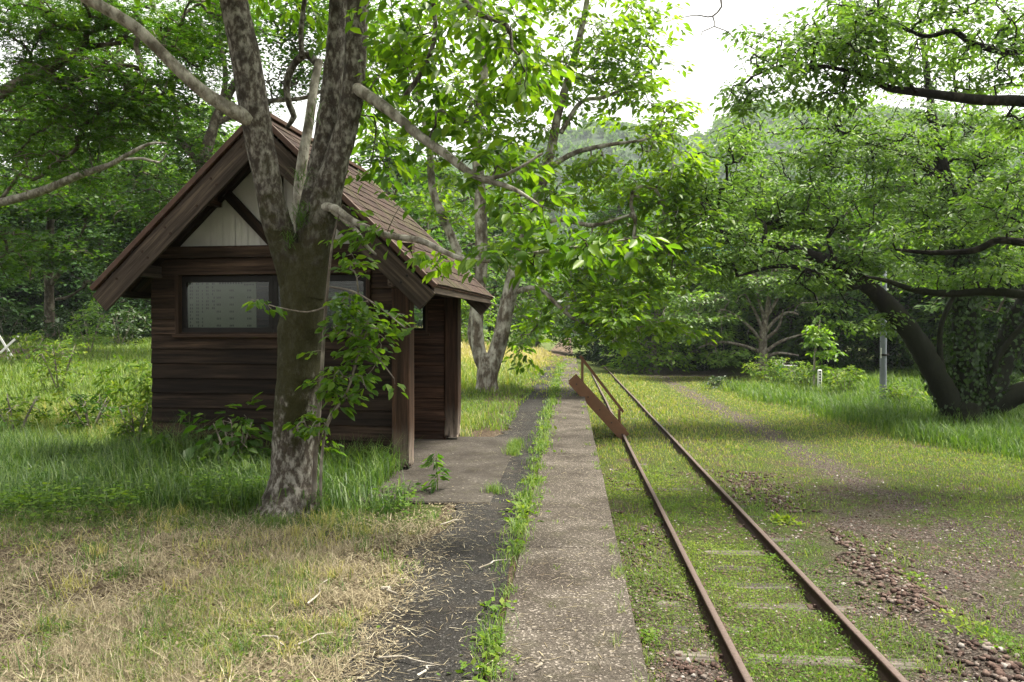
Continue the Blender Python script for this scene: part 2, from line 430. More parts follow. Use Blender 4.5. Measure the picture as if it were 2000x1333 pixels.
L_big = leafmat('broad_leaf', [(0, (.025, .065, .006)), (.45, (.066, .14, .010)), (.85, (.13, .21, .016)), (1, (.22, .26, .03))], .48, (2.1, 2.1, .75))
L_mid = leafmat('broad_leaf_painted_sunlight', [(0, (.038, .090, .008)), (.45, (.090, .175, .012)), (.85, (.16, .245, .018)), (1, (.25, .29, .03))], .52, (2.3, 2.2, .75))  # brighter copy of the broad leaf: sunlight put into the colour
L_maple = leafmat('maple_leaf', [(0, (.012, .036, .006)), (.5, (.042, .100, .010)), (1, (.115, .180, .016))], .48, (2.0, 2.1, .7))
L_cherry = leafmat('cherry_leaf', [(0, (.036, .078, .018)), (.5, (.084, .155, .028)), (1, (.165, .24, .045))], .45, (2.1, 2.2, .9))
L_far = leafmat('far_leaf', [(0, (.020, .052, .014)), (.5, (.055, .112, .022)), (1, (.115, .18, .035))], .42, rough=.6, spec=.15)
L_dark = leafmat('dark_evergreen_leaf', [(0, (.008, .024, .008)), (.6, (.024, .058, .013)), (1, (.05, .10, .02))], .25, rough=.65, spec=.1)
L_bright = leafmat('young_yellow_green_leaf', [(0, (.05, .12, .012)), (.5, (.11, .20, .02)), (1, (.20, .28, .04))], .5)
L_ivy = leafmat('ivy_leaf', [(0, (.012, .032, .008)), (1, (.045, .09, .018))], .25)
L_grass = leafmat('grass_blade', [(0, (.018, .052, .012)), (.4, (.055, .112, .016)), (.7, (.13, .19, .03)), (.9, (.24, .23, .06)), (1, (.34, .29, .14))], .35, (1.8, 1.9, .9), .55)
L_bluegrass = leafmat('blue_green_grass', [(0, (.016, .042, .009)), (.55, (.046, .092, .018)), (1, (.13, .18, .045))], .35, (1.7, 1.9, 1.0), .5)
L_straw = leafmat('dry_straw', [(0, (.055, .038, .024)), (.35, (.17, .135, .08)), (.75, (.33, .285, .18)), (1, (.48, .43, .32))], .15, (1, 1, .9), .7)
L_weed = leafmat('small_weed_leaf', [(0, (.030, .075, .010)), (.5, (.085, .150, .018)), (.85, (.17, .21, .035)), (1, (.24, .24, .07))], .35, rough=.6, spec=.15)
B_front = bark('mottled_lichen_bark', (.085, .070, .055), (.27, .255, .225), (.024, .019, .015), (.034, .033, .009), (.65, 3.1), .40, 2.6)
B_mid = bark('grey_lichen_bark', (.16, .13, .10), (.45, .43, .37), (.05, .04, .03), (.07, .075, .03), (-3, -2), .55, .6)
B_dark = bark('dark_cherry_bark', (.016, .013, .010), (.055, .048, .038), (.005, .004, .0035), (.012, .015, .005), (-1.2, 3), .2, .6)
B_grey = bark('grey_thin_bark', (.17, .145, .12), (.34, .31, .26), (.07, .055, .045), None, (0, 0), .5, .8)
B_maple = bark('brown_maple_bark', (.085, .068, .048), (.22, .2, .16), (.03, .024, .018), None, (0, 0), .3, .7)
B_limb = bark('pale_lichen_limb', (.20, .18, .145), (.40, .38, .33), (.07, .06, .045), None, (0, 0), .7, 1.6)
B_pale = bark('bleached_dead_wood', (.30, .27, .22), (.46, .43, .37), (.15, .13, .10), None, (0, 0), .5, 1)

# ------------------------------------------------------------------ terrain
EDGE = 0.37
def gz(x, y):
    x = np.asarray(x, float); y = np.asarray(y, float)
    q = np.stack([x, y], -1)
    nz = fbm(q, .5, 3, 4) - .5
    left = -.012 + .10 * nz * sst(-x, 1.3, 2.5) + 1.15 * sst(y, 11, 36) * sst(-x, 3.5, 9) + .6 * sst(y, 36, 90) * sst(-x, 3, 20)
    left = left - .5 * sst(y, 52, 90) * (1 - sst(-x, 3, 20))
    heap = .09 * np.exp(-((x - 3.35) / .28) ** 2) * sst(y, 2, 4) * (1 - sst(y, 9.5, 12))
    bed = sst(x, .45, .8) * (1 - sst(x, 2.9, 3.4)) * (.03 + .075 * (fbm(q, 1.5, 88, 3) - .5))
    right = -1.075 + bed + .06 * nz * sst(x, 3, 4) + heap - .05 * sst(x, 3.6, 5) + .35 * sst(x, 9, 14) + .9 * sst(x, 14, 40)
    end = sst(y, 46, 52)
    t = np.where(x < EDGE - .06, 0, 1) * (1 - end) + end * sst(x, -2.5, 2.5)
    return left * (1 - t) + right * t
def build_ground():
    xs = np.unique(np.concatenate([np.linspace(-420, -40, 24), np.linspace(-40, -10, 46), np.linspace(-10, -1.2, 60), np.linspace(-1.2, EDGE - .07, 12), [EDGE - .05],
                                   np.linspace(EDGE, 14, 100), np.linspace(14, 50, 50), np.linspace(50, 420, 24)]))
    ys = np.unique(np.concatenate([np.linspace(-60, 2, 12), np.linspace(2, 16, 110), np.linspace(16, 60, 80), np.linspace(60, 460, 50)]))
    X, Y = np.meshgrid(xs, ys); Z = gz(X, Y)
    V = np.stack([X, Y, Z], -1); n, m = X.shape
    i = np.arange(n * m).reshape(n, m)
    q = np.stack([i[:-1, :-1], i[:-1, 1:], i[1:, 1:], i[1:, :-1]], -1).reshape(-1, 4)
    me = np_mesh('ground', V, [q], smooth=True)
    x, y = X.ravel(), Y.ravel()
    dry = np.maximum.reduce([1.0 * sst(-x, .9, 1.1) * (1 - sst(y, 5.9, 7.0)) * (1 - .35 * sst(-x, 4, 7)),
                             .95 * np.exp(-(((x + 21) / 4.5) ** 2 + ((y - 27) / 3.0) ** 2)),
                             .42 * sst(x, EDGE, EDGE + .1) * (1 - sst(x, 9, 10)) * (1 - sst(y, 30, 40)),
                             .9 * sst(x, -2.2, -1.9) * (1 - sst(x, .2, .5)) * sst(y, 10, 13), 1.2 * sst(x, -1.3, -1.0) * (1 - sst(x, .2, .35)) * (1 - sst(y, 40, 50))])
    grav = np.maximum.reduce([.62 * sst(x, EDGE, EDGE + .1) * (1 - sst(x, 3.4, 3.7)) * (1 - sst(y, 8, 18)) * (1 - .45 * (x > 1.35) * (x < 2.4)),
                              .62 * sst(x, 3.4, 3.9) * (1 - sst(x, 5.2 + .05 * y, 6.6 + .05 * y)) * (1 - sst(y, 10, 20)),
                              .66 * np.exp(-((x - 5.3) / .75) ** 2) * sst(y, 6, 9) * (1 - sst(y, 46, 52)), .8 * np.exp(-((x - 7.5) / 4.0) ** 2) * sst(y, 40, 44) * (1 - sst(y, 56, 64))])
    for nm, a in (('dry', dry), ('grav', grav)):
        at = me.attributes.new(nm, 'FLOAT', 'POINT'); at.data.foreach_set('value', a.astype(np.float32))
    tag(link('ground', me, M_ground), kind='structure', label='grassy and gravelly ground either side of the track')
build_ground()

# asphalt path with a ragged edge towards the straw
def build_path():
    ys = np.concatenate([np.arange(1.5, 14, .06), np.arange(14, 36, .2)])
    le = -1.12 - .30 * (fbm(np.stack([ys * 0, ys], 1), 1.3, 21) - .5) - .25 * (noise(np.stack([ys * 0, ys], 1), 5, 22) - .5)
    re = -.41 + .05 * (noise(np.stack([ys * 0, ys], 1), 3, 23) - .5)
    V = []
    for t in np.linspace(0, 1, 7): V.append(np.stack([le * (1 - t) + re * t, ys, .006 + .008 * (fbm(np.stack([le * (1 - t) + re * t, ys], 1), 1.2, 4) - .4)], 1))
    V = np.stack(V, 1); n, m = V.shape[:2]; i = np.arange(n * m).reshape(n, m)
    q = np.stack([i[:-1, :-1], i[:-1, 1:], i[1:, 1:], i[1:, :-1]], -1).reshape(-1, 4)
    tag(link('path', np_mesh('path', V, [q], smooth=True), M_asphalt), kind='structure', label='worn dark asphalt path along the platform')
build_path()

# platform edge: concrete coping slabs on a retaining wall
plat = empty('platform', (0, 0, 0)); tag(plat, kind='structure', label='low concrete platform edge beside the rails')
yy = .6
for k in range(34):
    ln = (.62, .9, .75, .84)[k % 4]
    s = box('coping_slab', (.735, ln - .005, .16), (.0 + random.uniform(-.004, .004), yy + ln / 2, -.065 + random.uniform(-.004, .004)), (random.uniform(-.004, .004), random.uniform(-.003, .003), random.uniform(-.002, .002)), M_coping, plat, .004)
    yy += ln
for k in range(5):
    ln = (46.5 - yy) / (5 - k)
    box('coping_slab', (.735, ln - .02, .16), (0, yy + ln / 2, -.065), (0, 0, 0), M_coping, plat, .012); yy += ln
box('retaining_wall', (.5, 47, 1.1), (.07, 23.2, -.70), (0, 0, 0), M_coping, plat, .01)
slab = box('concrete_floor', (2.55, 4.62, .10), (-2.03, 9.79, -.032), (0, 0, 0), M_slab, None, .012)
tag(slab, kind='structure', label='concrete floor slab in front of the hut')

# ------------------------------------------------------------------ railway track
RZ = -.915
trk = empty('railway_track', (1.877, 0, -1.05))
tag(trk, 'rusty overgrown single railway track with weathered sleepers', 'railway track')
def rail_mesh():
    prof = [(-.061, 0), (.061, 0), (.061, .011), (.012, .022), (.008, .03), (.008, .092), (.031, .104), (.031, .128), (.026, .134), (-.026, .134), (-.031, .128), (-.031, .104), (-.008, .092), (-.008, .03), (-.012, .022), (-.061, .011)]
    ys = np.linspace(-3, 62, 66)
    V = np.array([[(px + .004 * math.sin(y * .7), y, pz + .006 * math.sin(y * .45)) for px, pz in prof] for y in ys])
    n, m = V.shape[:2]; i = np.arange(n * m).reshape(n, m)
    q = np.stack([i[:-1], np.roll(i[:-1], -1, 1), np.roll(i[1:], -1, 1), i[1:]], -1).reshape(-1, 4)
    me = np_mesh('rail', V.reshape(-1, 3), [q]); me.materials.append(M_rust); me.materials.append(M_railtop)
    mi = np.zeros((n - 1, m), np.int32); mi[:, 9 - 1] = 1
    me.polygons.foreach_set('material_index', mi.ravel()); return me
rm = rail_mesh()
for x in (1.312, 2.442):
    o = link('rail', rm, None, trk); o.location = (x - 1.877, 0, .0)
    jy = 6.9 if x < 2 else 9.6
for x in (1.312, 2.442):
    for jy in (9.15, 19.2):
        for sgn in (-1, 1):
            box('fishplate', (.014, .46, .06), (x - 1.877 + sgn * .02, jy, .06), (0, 0, 0), M_rust, trk, .003)
for k in range(40):
    y = 4.1 + .635 * k
    s = box('sleeper', (2.1, .2, .13), (random.uniform(-.04, .04), y, -.066 + random.uniform(-.012, .004)), (0, random.uniform(-.006, .006), random.uniform(-.02, .02)), M_sleeper, trk, .012)

for k in range(14):
    y = 4.1 + .635 * k
    for x in (1.312, 2.442):
        box('tie_plate', (.26, .14, .016), (x - 1.877, y, .002), (0, 0, 0), M_rust, trk, .002)
        for sgn in (-1, 1): box('spike', (.03, .025, .04), (x - 1.877 + sgn * .07, y + sgn * .04, .022), (0, 0, 0), M_rust, trk, .004)

# ------------------------------------------------------------------ station hut
RS = rad(4.5)
hut = empty('waiting_hut', (-1.85, 9.27, 0), -RS)
tag(hut, 'small dark timber waiting hut with steep shingled gable roof', 'hut')
UL, VD = -3.32, 2.6
CU = UL / 2
def lap_wall(u0, u1, v, z0, z1, mat, axis='u', holes=(), face=-1, exp=.181, parent=hut):
    """lap siding on a wall; face: side the boards lean out to."""
    k = 0; z = z0
    while z < z1 - .02:
        spans = [(u0, u1)]
        for (a, b, c, d) in holes:
            if z + exp * .6 > c and z + exp * .3 < d:
                spans = [s for (p, q) in spans for s in ((p, min(q, a)), (max(p, b), q)) if s[1] - s[0] > .04]
        for (p, q) in spans:
            ln = q - p
            tilt = .115 * face
            if axis == 'u': box('siding_board', (ln + random.uniform(-.008, .008), .030, exp + .022), ((p + q) / 2, v + face * .018, z + exp / 2), (tilt, 0, 0), mat, parent, .003)
            else: box('siding_board', (ln, .024, exp + .022), (v + face * .018, (p + q) / 2, z + exp / 2), (-tilt, 0, math.pi / 2), mat, parent, .003)
        z += exp; k += 1
win = (-2.98, -.50, 1.58, 2.34)
lap_wall(UL, -.215, 0, -.02, 2.50, M_front, holes=(win,))
def wallpanel(name, lx, ly, lz, loc, mat): return box(name, (lx, ly, lz), loc, (0, 0, 0), mat, hut, .002)
# inner sheathing of the front wall round the window opening
wallpanel('wall', 3.08, .03, 1.58, (-1.775, .04, .79), M_inner)
wallpanel('wall', 3.08, .03, .2, (-1.775, .04, 2.44), M_inner)
wallpanel('wall', .33, .03, .76, (-3.15, .04, 1.96), M_inner)
wallpanel('wall', .28, .03, .76, (-.36, .04, 1.96), M_inner)
# left wall, far wall
lap_wall(0.02, VD, UL, -.02, 2.14, M_front, axis='v', face=-1)
wallpanel('wall', .03, VD - .1, 2.3, (UL + .045, VD / 2, 1.15), M_inner)
fwin = (-2.90, -.46, 1.58, 2.34)
lap_wall(UL + .05, -.19, VD - .09, -.02, 2.5, M_inner, holes=(fwin,), face=-1, exp=.165)
lap_wall(UL, -.19, VD + .02, -.02, 2.5, M_front, holes=(fwin,), face=1, exp=.181)
wallpanel('ceiling_board', 3.2, 2.5, .02, (CU, 1.3, 2.62), M_inner)
box('bench', (2.0, .42, .05), (CU - .55, 2.2, .45), (0, 0, 0), M_inner, hut)
# posts with rotten feet (built along local x, stood upright)
def post_mesh():
    nx, s = 46, 8
    xs = np.linspace(-1.05, 1.17, nx)
    hw = .105; prof = []
    for k in range(4 * s):
        e, t = divmod(k, s); t = t / s * 2 - 1
        prof.append([(t, -1), (1, t), (-t, 1), (-1, -t)][e])
    prof = np.array(prof) * hw
    V = np.zeros((nx, 4 * s, 3)); V[..., 0] = xs[:, None]; V[..., 1:] = prof[None]
    rot = sst(-V[..., 0], .55, 1.0)
    nz = fbm(np.stack([V[..., 0] * .5, V[..., 1] * 2.2, V[..., 2] * 2.2], -1), 9, 31) - .35
    V[..., 1:] *= (1 - np.clip(nz, 0, 1) * rot * .75)[..., None]
    V[0, :, 0] += .13 * noise(V[0], 14, 3)
    i = np.arange(nx * 4 * s).reshape(nx, -1)
    q = np.stack([i[:-1], np.roll(i[:-1], -1, 1), np.roll(i[1:], -1, 1), i[1:]], -1).reshape(-1, 4)
    return np_mesh('post', V.reshape(-1, 3), [q])
pm = post_mesh()
for (u, v, rz) in ((-.108, -.02, 0), (-.105, VD - .03, 1.57)):
    o = link('post', pm, M_post, hut); o.location = (u, v, 1.05); o.rotation_euler = (rz, -math.pi / 2, 0)
    o['label'] = 'square timber post with rotten splintered foot'
# window frames
def window(u0, u1, z0, z1, v, paper):
    W = u1 - u0; H = z1 - z0; cu = (u0 + u1) / 2
    fr = empty('window', (cu, v, z0)); fr.parent = hut
    box('frame', (W + .03, .10, .035), (0, -.02, H + .0), (0, 0, 0), M_trim, fr); box('frame', (W + .06, .12, .04), (0, -.03, -.0), (0, 0, 0), M_trim, fr)
    for s in (-1, 1): box('frame', (H - .04, .10, .05), (s * (W / 2 - .02), -.02, H / 2), (0, -math.pi / 2, 0), M_trim, fr)
    for (a, b) in ((-W / 2 + .045, .0), (.0, W / 2 - .045)):
        for zz in (.06, H - .065): box('sash', (b - a, .03, .08), ((a + b) / 2, .02, zz), (0, 0, 0), M_dark, fr)
        for xx in (a + .03, b - .03): box('sash', (H - .2, .03, .06), (xx, .021, H / 2), (0, -math.pi / 2, 0), M_dark, fr)
        box('pane', (b - a - .1, .004, H - .18), ((a + b) / 2, .018, H / 2), (0, 0, 0), M_glass, fr, 0)
    return fr
wf = window(*win, 0.0, True)
window(*fwin, VD - .05, False)
# timetable behind the glass of the front window, with rows of small print
tt = box('timetable_sheet', (.90, .006, .60), (-2.43, .052, 1.965), (0, 0, 0), M_paper, None, 0)
tt.parent = hut
pv, pf = [], []
def mark(cx, cz, w_, h_):
    b = len(pv); pv.extend([(cx - w_ / 2, 0, cz - h_ / 2), (cx + w_ / 2, 0, cz - h_ / 2), (cx + w_ / 2, 0, cz + h_ / 2), (cx - w_ / 2, 0, cz + h_ / 2)]); pf.append((b, b + 1, b + 2, b + 3))
for r_ in range(13):
    z = .255 - r_ * .043
    for c_, cx in enumerate((-.415, -.39, -.33, -.31, -.255, -.20, -.18, -.12, -.10)):
        if (c_ > 4 and r_ > 7) or random.random() < .12: continue
        mark(cx, z, .013, .022); mark(cx + .003, z - .004, .005, .026)
    for cx in (-.06, .11, .34):
        if r_ % 2 == 0 and r_ > 1:
            for q_ in range(3): mark(cx + q_ * .02, z, .012, .024)
for q_ in range(9): mark(-.02 + q_ * .035, .262, .024, .03)
for q_ in range(7): mark(.30 + q_ * .02, .24, .013, .02)
pr = link('print', np_mesh('print', pv, [pf]), M_ink, tt); pr.location = (0, -.0045, 0)
# gable
wallpanel('tie_beam', 3.36, .11, .14, (CU, -.02, 2.60), M_front)
RH, HW, VF, VB = 4.13, 2.06, -.56, 3.05       # ridge height, half width of roof, front and back of roof
SL = math.atan2(RH - 2.17, HW); LEN = math.hypot(RH - 2.17, HW)
def gable_panel():
    zb = 2.672; zt = RH - .13; k = (zt - zb) / math.tan(SL)
    V = []; N = 34
    for j in range(N):
        a, b = CU - k + 2 * k * j / N, CU - k + 2 * k * (j + 1) / N
        d = .006 if j % 2 else 0
        ha, hb = [zb + max(.002, (k - abs(x - CU)) * math.tan(SL)) for x in (a, b)]
        V.append([(a + .003, .03 - d, zb), (b - .003, .03 - d, zb), (b - .003, .03 - d, hb), (a + .003, .03 - d, ha)])
    V = np.array(V).reshape(-1, 3); q = np.arange(len(V)).reshape(-1, 4)
    return np_mesh('gable', V, [q]), k
gm, gk = gable_panel()
link('gable_panel', gm, M_white, hut)
link('gable_backing', np_mesh('gable', [(CU - gk, .045, 2.672), (CU + gk, .045, 2.672), (CU, .045, 2.672 + gk * math.tan(SL))], [[[0, 1, 2]]]), M_white, hut)
zt = RH - .30
box('king_post', (1.14, .09, .10), (CU, -.015, 3.24), (0, -math.pi / 2, 0), M_front, hut)
for s in (-1, 1):
    box('brace', (1.02, .085, .11), (CU + s * .41, -.018, 3.05), (0, -s * .80, 0), M_front, hut)
    box('rake_rafter', (2.6, .10, .08), (CU + s * .98, -.022, RH - .155 - .98 * math.tan(SL)), (0, s * SL, 0), M_front, hut)
    # barge boards
    for vv, nm in ((VF + .02, 'barge_board'), (VB - .02, 'barge_board')):
        bm_ = box(nm, (LEN + .05, .04, .25), (CU + s * (HW / 2 - .09), vv, (RH + 2.17) / 2 - .19), (0, s * SL, 0), M_barge, hut, .004)
        box('edge_flashing', (LEN + .06, .05, .06), (CU + s * (HW / 2 + .0), vv - .012 * (1 if vv < 0 else -1), (RH + 2.17) / 2 - .018), (0, s * SL, 0), M_flash, hut, .004)
        if vv < 0:
            for t in (.12, .3, .42, .58, .72, .88):
                for e in (-.05, .05):
                    if random.random() < .75:
                        d = t * LEN
                        o = box('knot', (.028, .008, .028), (CU + s * (d * math.cos(SL) - .09) + s * e * math.sin(SL), vv - .0205, RH - .19 - d * math.sin(SL) + e * math.cos(SL) + .0), (0, .6, 0), M_trim if s < 0 else M_dark, hut, .006)
    # roof deck, purlin ends, eave fascia
    box('roof_deck', (LEN, VB - VF - .1, .04), (CU + s * HW / 2, (VF + VB) / 2, (RH + 2.17) / 2 - .045), (0, s * SL, 0), M_inner, hut, .003)
    box('fascia', (VB - VF - .09, .035, .13), (CU + s * (HW - .02), (VF + VB) / 2, 2.12), (0, 0, math.pi / 2), M_barge, hut)
    box('wall_plate', (VB - VF - .12, .12, .14), (CU + s * (1.66 - .09), (VF + VB) / 2 + .02, 2.36 if s < 0 else 2.2), (0, 0, math.pi / 2), M_barge, hut)
    box('purlin', (VB - VF - .12, .10, .12), (CU + s * .8, (VF + VB) / 2, RH - .8 * math.tan(SL) - .16), (0, 0, math.pi / 2), M_inner, hut)
box('ridge_cap', (VB - VF, .16, .05), (CU, (VF + VB) / 2, RH + .01), (0, 0, math.pi / 2), M_flash, hut)
NC = 15
for r_ in range(NC):
    d = (r_ + .5) / NC * LEN; ex = LEN / NC
    zz = RH - d * math.sin(SL)
    for s in (-1, 1):
        cx = CU + s * d * math.cos(SL)
        off = Vector((s * math.sin(SL), 0, math.cos(SL))) * .004
        if s < 0:
            box('shingle_course', (ex + .04, VB - VF - .02, .012), (cx + off.x, (VF + VB) / 2, zz + off.z), (0, s * (SL - .05), 0), M_shingle, hut, .002)
        else:
            n = 11; wv = (VB - VF - .02) / n; ph = (r_ % 2) * .5
            for c_ in range(n + (1 if ph else 0)):
                a = max(VF + .01, VF + .01 + (c_ - ph) * wv); b = min(VB - .01, VF + .01 + (c_ + 1 - ph) * wv)
                box('shingle', (ex + .04, round(b - a - .006, 3), .012), (cx + off.x, (a + b) / 2, zz + off.z + random.uniform(-.003, .003)), (random.uniform(-.006, .006), s * (SL - .05) + random.uniform(-.01, .01), 0), M_shingle, hut, .002)

#MARK_TREES
# ------------------------------------------------------------------ trees
class Tree:
    def __init__(self, name, base, label, barkm, leafm, seed=1, cat='tree', group=None):
        self.root = empty(name, tuple(base)); self.base = np.array(base, float)
        tag(self.root, label, cat, group)
        self.bm, self.lm = barkm, leafm; self.rng = np.random.default_rng(seed)
        self.limbs = []; self.blobs = []
    def limb(self, pts, rr, sides=10, bump=.12, step=.12, skel=True, bscale=6, part=None):
        p, r = catmull(pts, rr, step); self.limbs.append((p, r, sides, bump, skel, bscale, part))
    def blob(self, c, r, n): self.blobs.append((np.array(c, float), np.array(r, float), n))
    def layers(self, c, r, n, k=3, thin=.24):
        for i in range(k):
            f = (i + .5) / k * 2 - 1
            o = np.array([self.rng.normal() * r[0] * .28, self.rng.normal() * r[1] * .2, f * r[2] * .85 + self.rng.normal() * r[2] * .1])
            self.blob(c + o, (r[0] * self.rng.uniform(.75, 1.1), r[1], r[2] * thin), max(3, n // k))
    def build(self, L=.12, W=.06, per=14, spread=.3, flat=.35, droop=.25, shape='oval', twig=.006, hole=.35, jitter=.12, leafname='crown', tilt=.45, trunk_name='trunk', vshift=0.0):
        R = self.rng
        V, Fs, off = [], [], 0
        nodes, par, rad_ = [], [], []
        for (p, r, s, b, skel, bs, part) in self.limbs:
            v, q = tube(p, r, s, b, bs)
            if part: link('branch', np_mesh('branch', v - self.base, [q], smooth=True), part, self.root)
            else: V.append(v); Fs.append(q + off); off += len(v)
            if skel:
                st = max(1, int(len(p) * .18))
                for i in range(st, len(p)): nodes.append(p[i]); par.append(-1)
        nl = len(nodes)
        nodes = list(nodes)
        pts, shade = [], []
        for (c, r, n) in self.blobs:
            u = unit(R.normal(size=(n, 3))) * (R.random((n, 1)) ** .42)
            pts.append(c + u * r)
        spray_p, spray_d = np.zeros((0, 3)), None
        if pts:
            pts = np.concatenate(pts)
            if hole > 0:   # irregular gaps
                k = noise(pts + self.base * 0, .9, int(R.integers(99)))
                pts = pts[k > hole * R.random(len(pts)) * 1.6]
            arr = np.zeros((nl + len(pts) * 4 + 10, 3)); arr[:nl] = nodes if nl else 0; cnt = nl
            par = list(par)
            dmin = np.array([np.min(np.sum((arr[:nl] - q) ** 2, 1)) for q in pts]) if nl else np.zeros(len(pts))
            order = np.argsort(dmin); ends, dirs = [], []
            for qi in order:
                q = pts[qi]
                d2 = np.sum((arr[:cnt] - q) ** 2, 1); j = int(np.argmin(d2)); dist = math.sqrt(d2[j])
                k = 2 if dist < 1.2 else 3
                prev = j; p0 = arr[j].copy()
                for t in range(1, k + 1):
                    f = t / k
                    pos = p0 + (q - p0) * f + (R.normal(size=3) * jitter * dist * (1 if t < k else 0)) + np.array([0, 0, .10 * dist * math.sin(math.pi * f)])
                    arr[cnt] = pos; par.append(prev); prev = cnt; cnt += 1
                ends.append(cnt - 1); dirs.append(arr[cnt - 1] - arr[cnt - 2])
            arr = arr[:cnt]; par = np.array(par)
            w_ = np.zeros(cnt); w_[ends] = 1
            for i in range(cnt - 1, nl - 1, -1):
                if par[i] >= 0: w_[par[i]] += w_[i]
            rr = twig * np.maximum(w_, 1) ** .42
            ids = np.arange(nl, cnt); pa = par[ids]
            r0 = np.where(pa < nl, rr[ids] * 1.15, np.minimum(rr[pa], rr[ids] * 1.4))
            v, q = segs_mesh(arr[pa], arr[ids], r0, rr[ids], 5); V.append(v); Fs.append(q + off); off += len(v)
            ends = np.array(ends); spray_p = arr[ends]; spray_d = unit(np.array(dirs))
        tr = None
        if V:
            me = np_mesh('trunk', np.concatenate(V) - self.base, [np.concatenate(Fs)], smooth=True)
            tr = link(trunk_name, me, self.bm, self.root)
        if len(spray_p):
            n = len(spray_p)
            hd = R.normal(size=(n, 3)); hd[:, 2] *= .25
            d = unit(spray_d * .7 + unit(hd) * .8); d[:, 2] = d[:, 2] * flat - .08
            d = unit(d); s = unit(np.cross(d, np.array([0, 0, 1.0]))); up = np.cross(s, d)
            N = n * per
            sp = np.repeat(np.arange(n), per)
            t = R.random(N) * 1.7 - .5; sg = R.choice([-1, 1], N)
            lat = R.random(N) * .75 * sg
            pos = spray_p[sp] + d[sp] * (t * spread)[:, None] + s[sp] * (lat * spread)[:, None] + up[sp] * (R.normal(size=N) * spread * .16)[:, None]
            ld = d[sp] * (.75 + .3 * R.random((N, 1))) + s[sp] * (sg * (.5 + .6 * R.random(N)))[:, None] + R.normal(size=(N, 3)) * .28
            ld = unit(ld); ld[:, 2] -= droop * (0.4 + R.random(N)); ld = unit(ld)
            nr = np.array([0, 0, 1.0]) + R.normal(size=(N, 3)) * tilt
            q_ = R.random(N); ls = L * (.42 + .85 * q_); ws = W * (.5 + .75 * q_) * (.85 + .3 * R.random(N))
            v, f, k = leaf_geo(pos, ld, nr, ls, ws, shape)
            sv = R.random(n)
            val = np.clip(.30 * sv[sp] + .58 * R.random(N) + .16 * (noise(pos, .8, 3) - .5) + vshift, 0, 1)
            me = np_mesh('crown', v - self.base, [f], np.repeat(val, k))
            link(leafname, me, self.lm, self.root)
        return self.root
def PB(px, py, Y, rx, ry, rd): return P(px, py, Y), (M(rx, Y), rd, M(ry, Y))
def PL(pts, Y0, Y1=None):
    n = len(pts); Y1 = Y0 if Y1 is None else Y1
    return [P(x, y, Y0 + (Y1 - Y0) * i / max(1, n - 1)) for i, (x, y) in enumerate(pts)]

# --- forked tree in front of the hut
TY = 7.25
t1 = Tree('forked_tree', G(568, 990, 0), 'mottled mossy tree forking into stems in front of the hut', B_front, L_big, 3)
R1 = lambda *r: [M(x, TY) for x in r]
t1.limb(PL([(564, 1012), (567, 982), (571, 935), (576, 840), (584, 720), (590, 620), (594, 540), (597, 480)], TY), R1(88, 60, 45, 42, 43, 45, 46, 40), 64, .12, .03, False, 9)
t1.limb(PL([(585, 590), (566, 510), (541, 440), (523, 360), (508, 280), (494, 200), (479, 110), (460, 20), (440, -90), (410, -260), (390, -450)], TY, TY - .5), R1(33, 31, 28, 26, 27, 28, 28, 27, 25, 19, 10), 30, .08, .05, True, 9)
t1.limb(PL([(600, 590), (608, 500), (614, 420), (624, 340), (637, 255), (651, 150), (661, 10), (668, -120), (650, -300), (640, -480)], TY + .05, TY + .15), R1(35, 36, 32, 26, 22, 20, 18, 17, 13, 7), 28, .08, .05, True, 9)
t1.limb(PL([(602, 580), (616, 480), (634, 400), (655, 320), (677, 245), (692, 150), (699, 10), (712, -120), (740, -300), (770, -500)], TY - .05, TY - .1), R1(32, 34, 31, 26, 22, 22, 22, 20, 15, 8), 28, .08, .05, True, 9)
t1.limb(PL([(590, 480), (583, 400), (590, 320), (602, 250), (614, 165), (624, 118)], TY + .3, TY + .5), R1(13, 12, 11, 10, 9, 8), 12, .08, .05, part=B_limb)
t1.limb(PL([(624, 130), (600, 108), (575, 125), (560, 165), (565, 205), (574, 228), (560, 250)], TY + .5, TY + .7), R1(8, 8, 8, 8, 7, 7, 4), 10, .1, .05)
t1.limb(PL([(590, 112), (588, 60), (598, -30), (604, -160)], TY + .5, TY + .5), R1(6, 6, 5, 4), 8, .1, .06)
t1.limb(PL([(490, 235), (440, 208), (385, 170), (330, 118), (265, 55), (175, 0), (90, -45), (-40, -90)], TY - .3, TY - 1.2), R1(15, 13, 12, 11, 11, 10, 8, 5), 14, .08, .06, part=B_limb)
t1.limb(PL([(690, 170), (720, 188), (765, 220), (815, 262), (868, 300), (930, 345), (1000, 368), (1060, 405)], TY - .1, TY - .9), R1(13, 11, 10, 9, 8, 6, 4, 2), 12, .08, .06, part=B_limb)
t1.limb(PL([(930, 345), (960, 348), (1000, 336), (1060, 300)], TY - .6, TY - .9), R1(5, 4, 3, 2), 8, .08, .06, part=B_limb)
t1.limb(PL([(630, 405), (655, 408), (690, 432), (750, 458), (820, 470), (868, 492), (910, 508), (975, 508), (1060, 492), (1150, 480), (1225, 468)], TY - .15, TY - 1.0), R1(10, 8, 6, 6, 6, 5, 4.5, 4, 3, 2.5, 1.5), 10, .06, .06, part=B_limb)
t1.limb(PL([(650, 412), (690, 445), (715, 480), (735, 498)], TY - .2, TY - .4), R1(6, 5, 4, 2), 8, .08, .05, part=B_limb)
t1.limb(PL([(790, 190), (830, 130), (850, 60), (840, -40)], TY - .4, TY - .5), R1(5, 5, 4, 4), 8, .08, .06)
t1.limb(PL([(890, -20), (930, 25), (990, 50), (1000, 95)], TY - .8, TY - .9), R1(5, 5, 4, 2), 8, .08, .06)
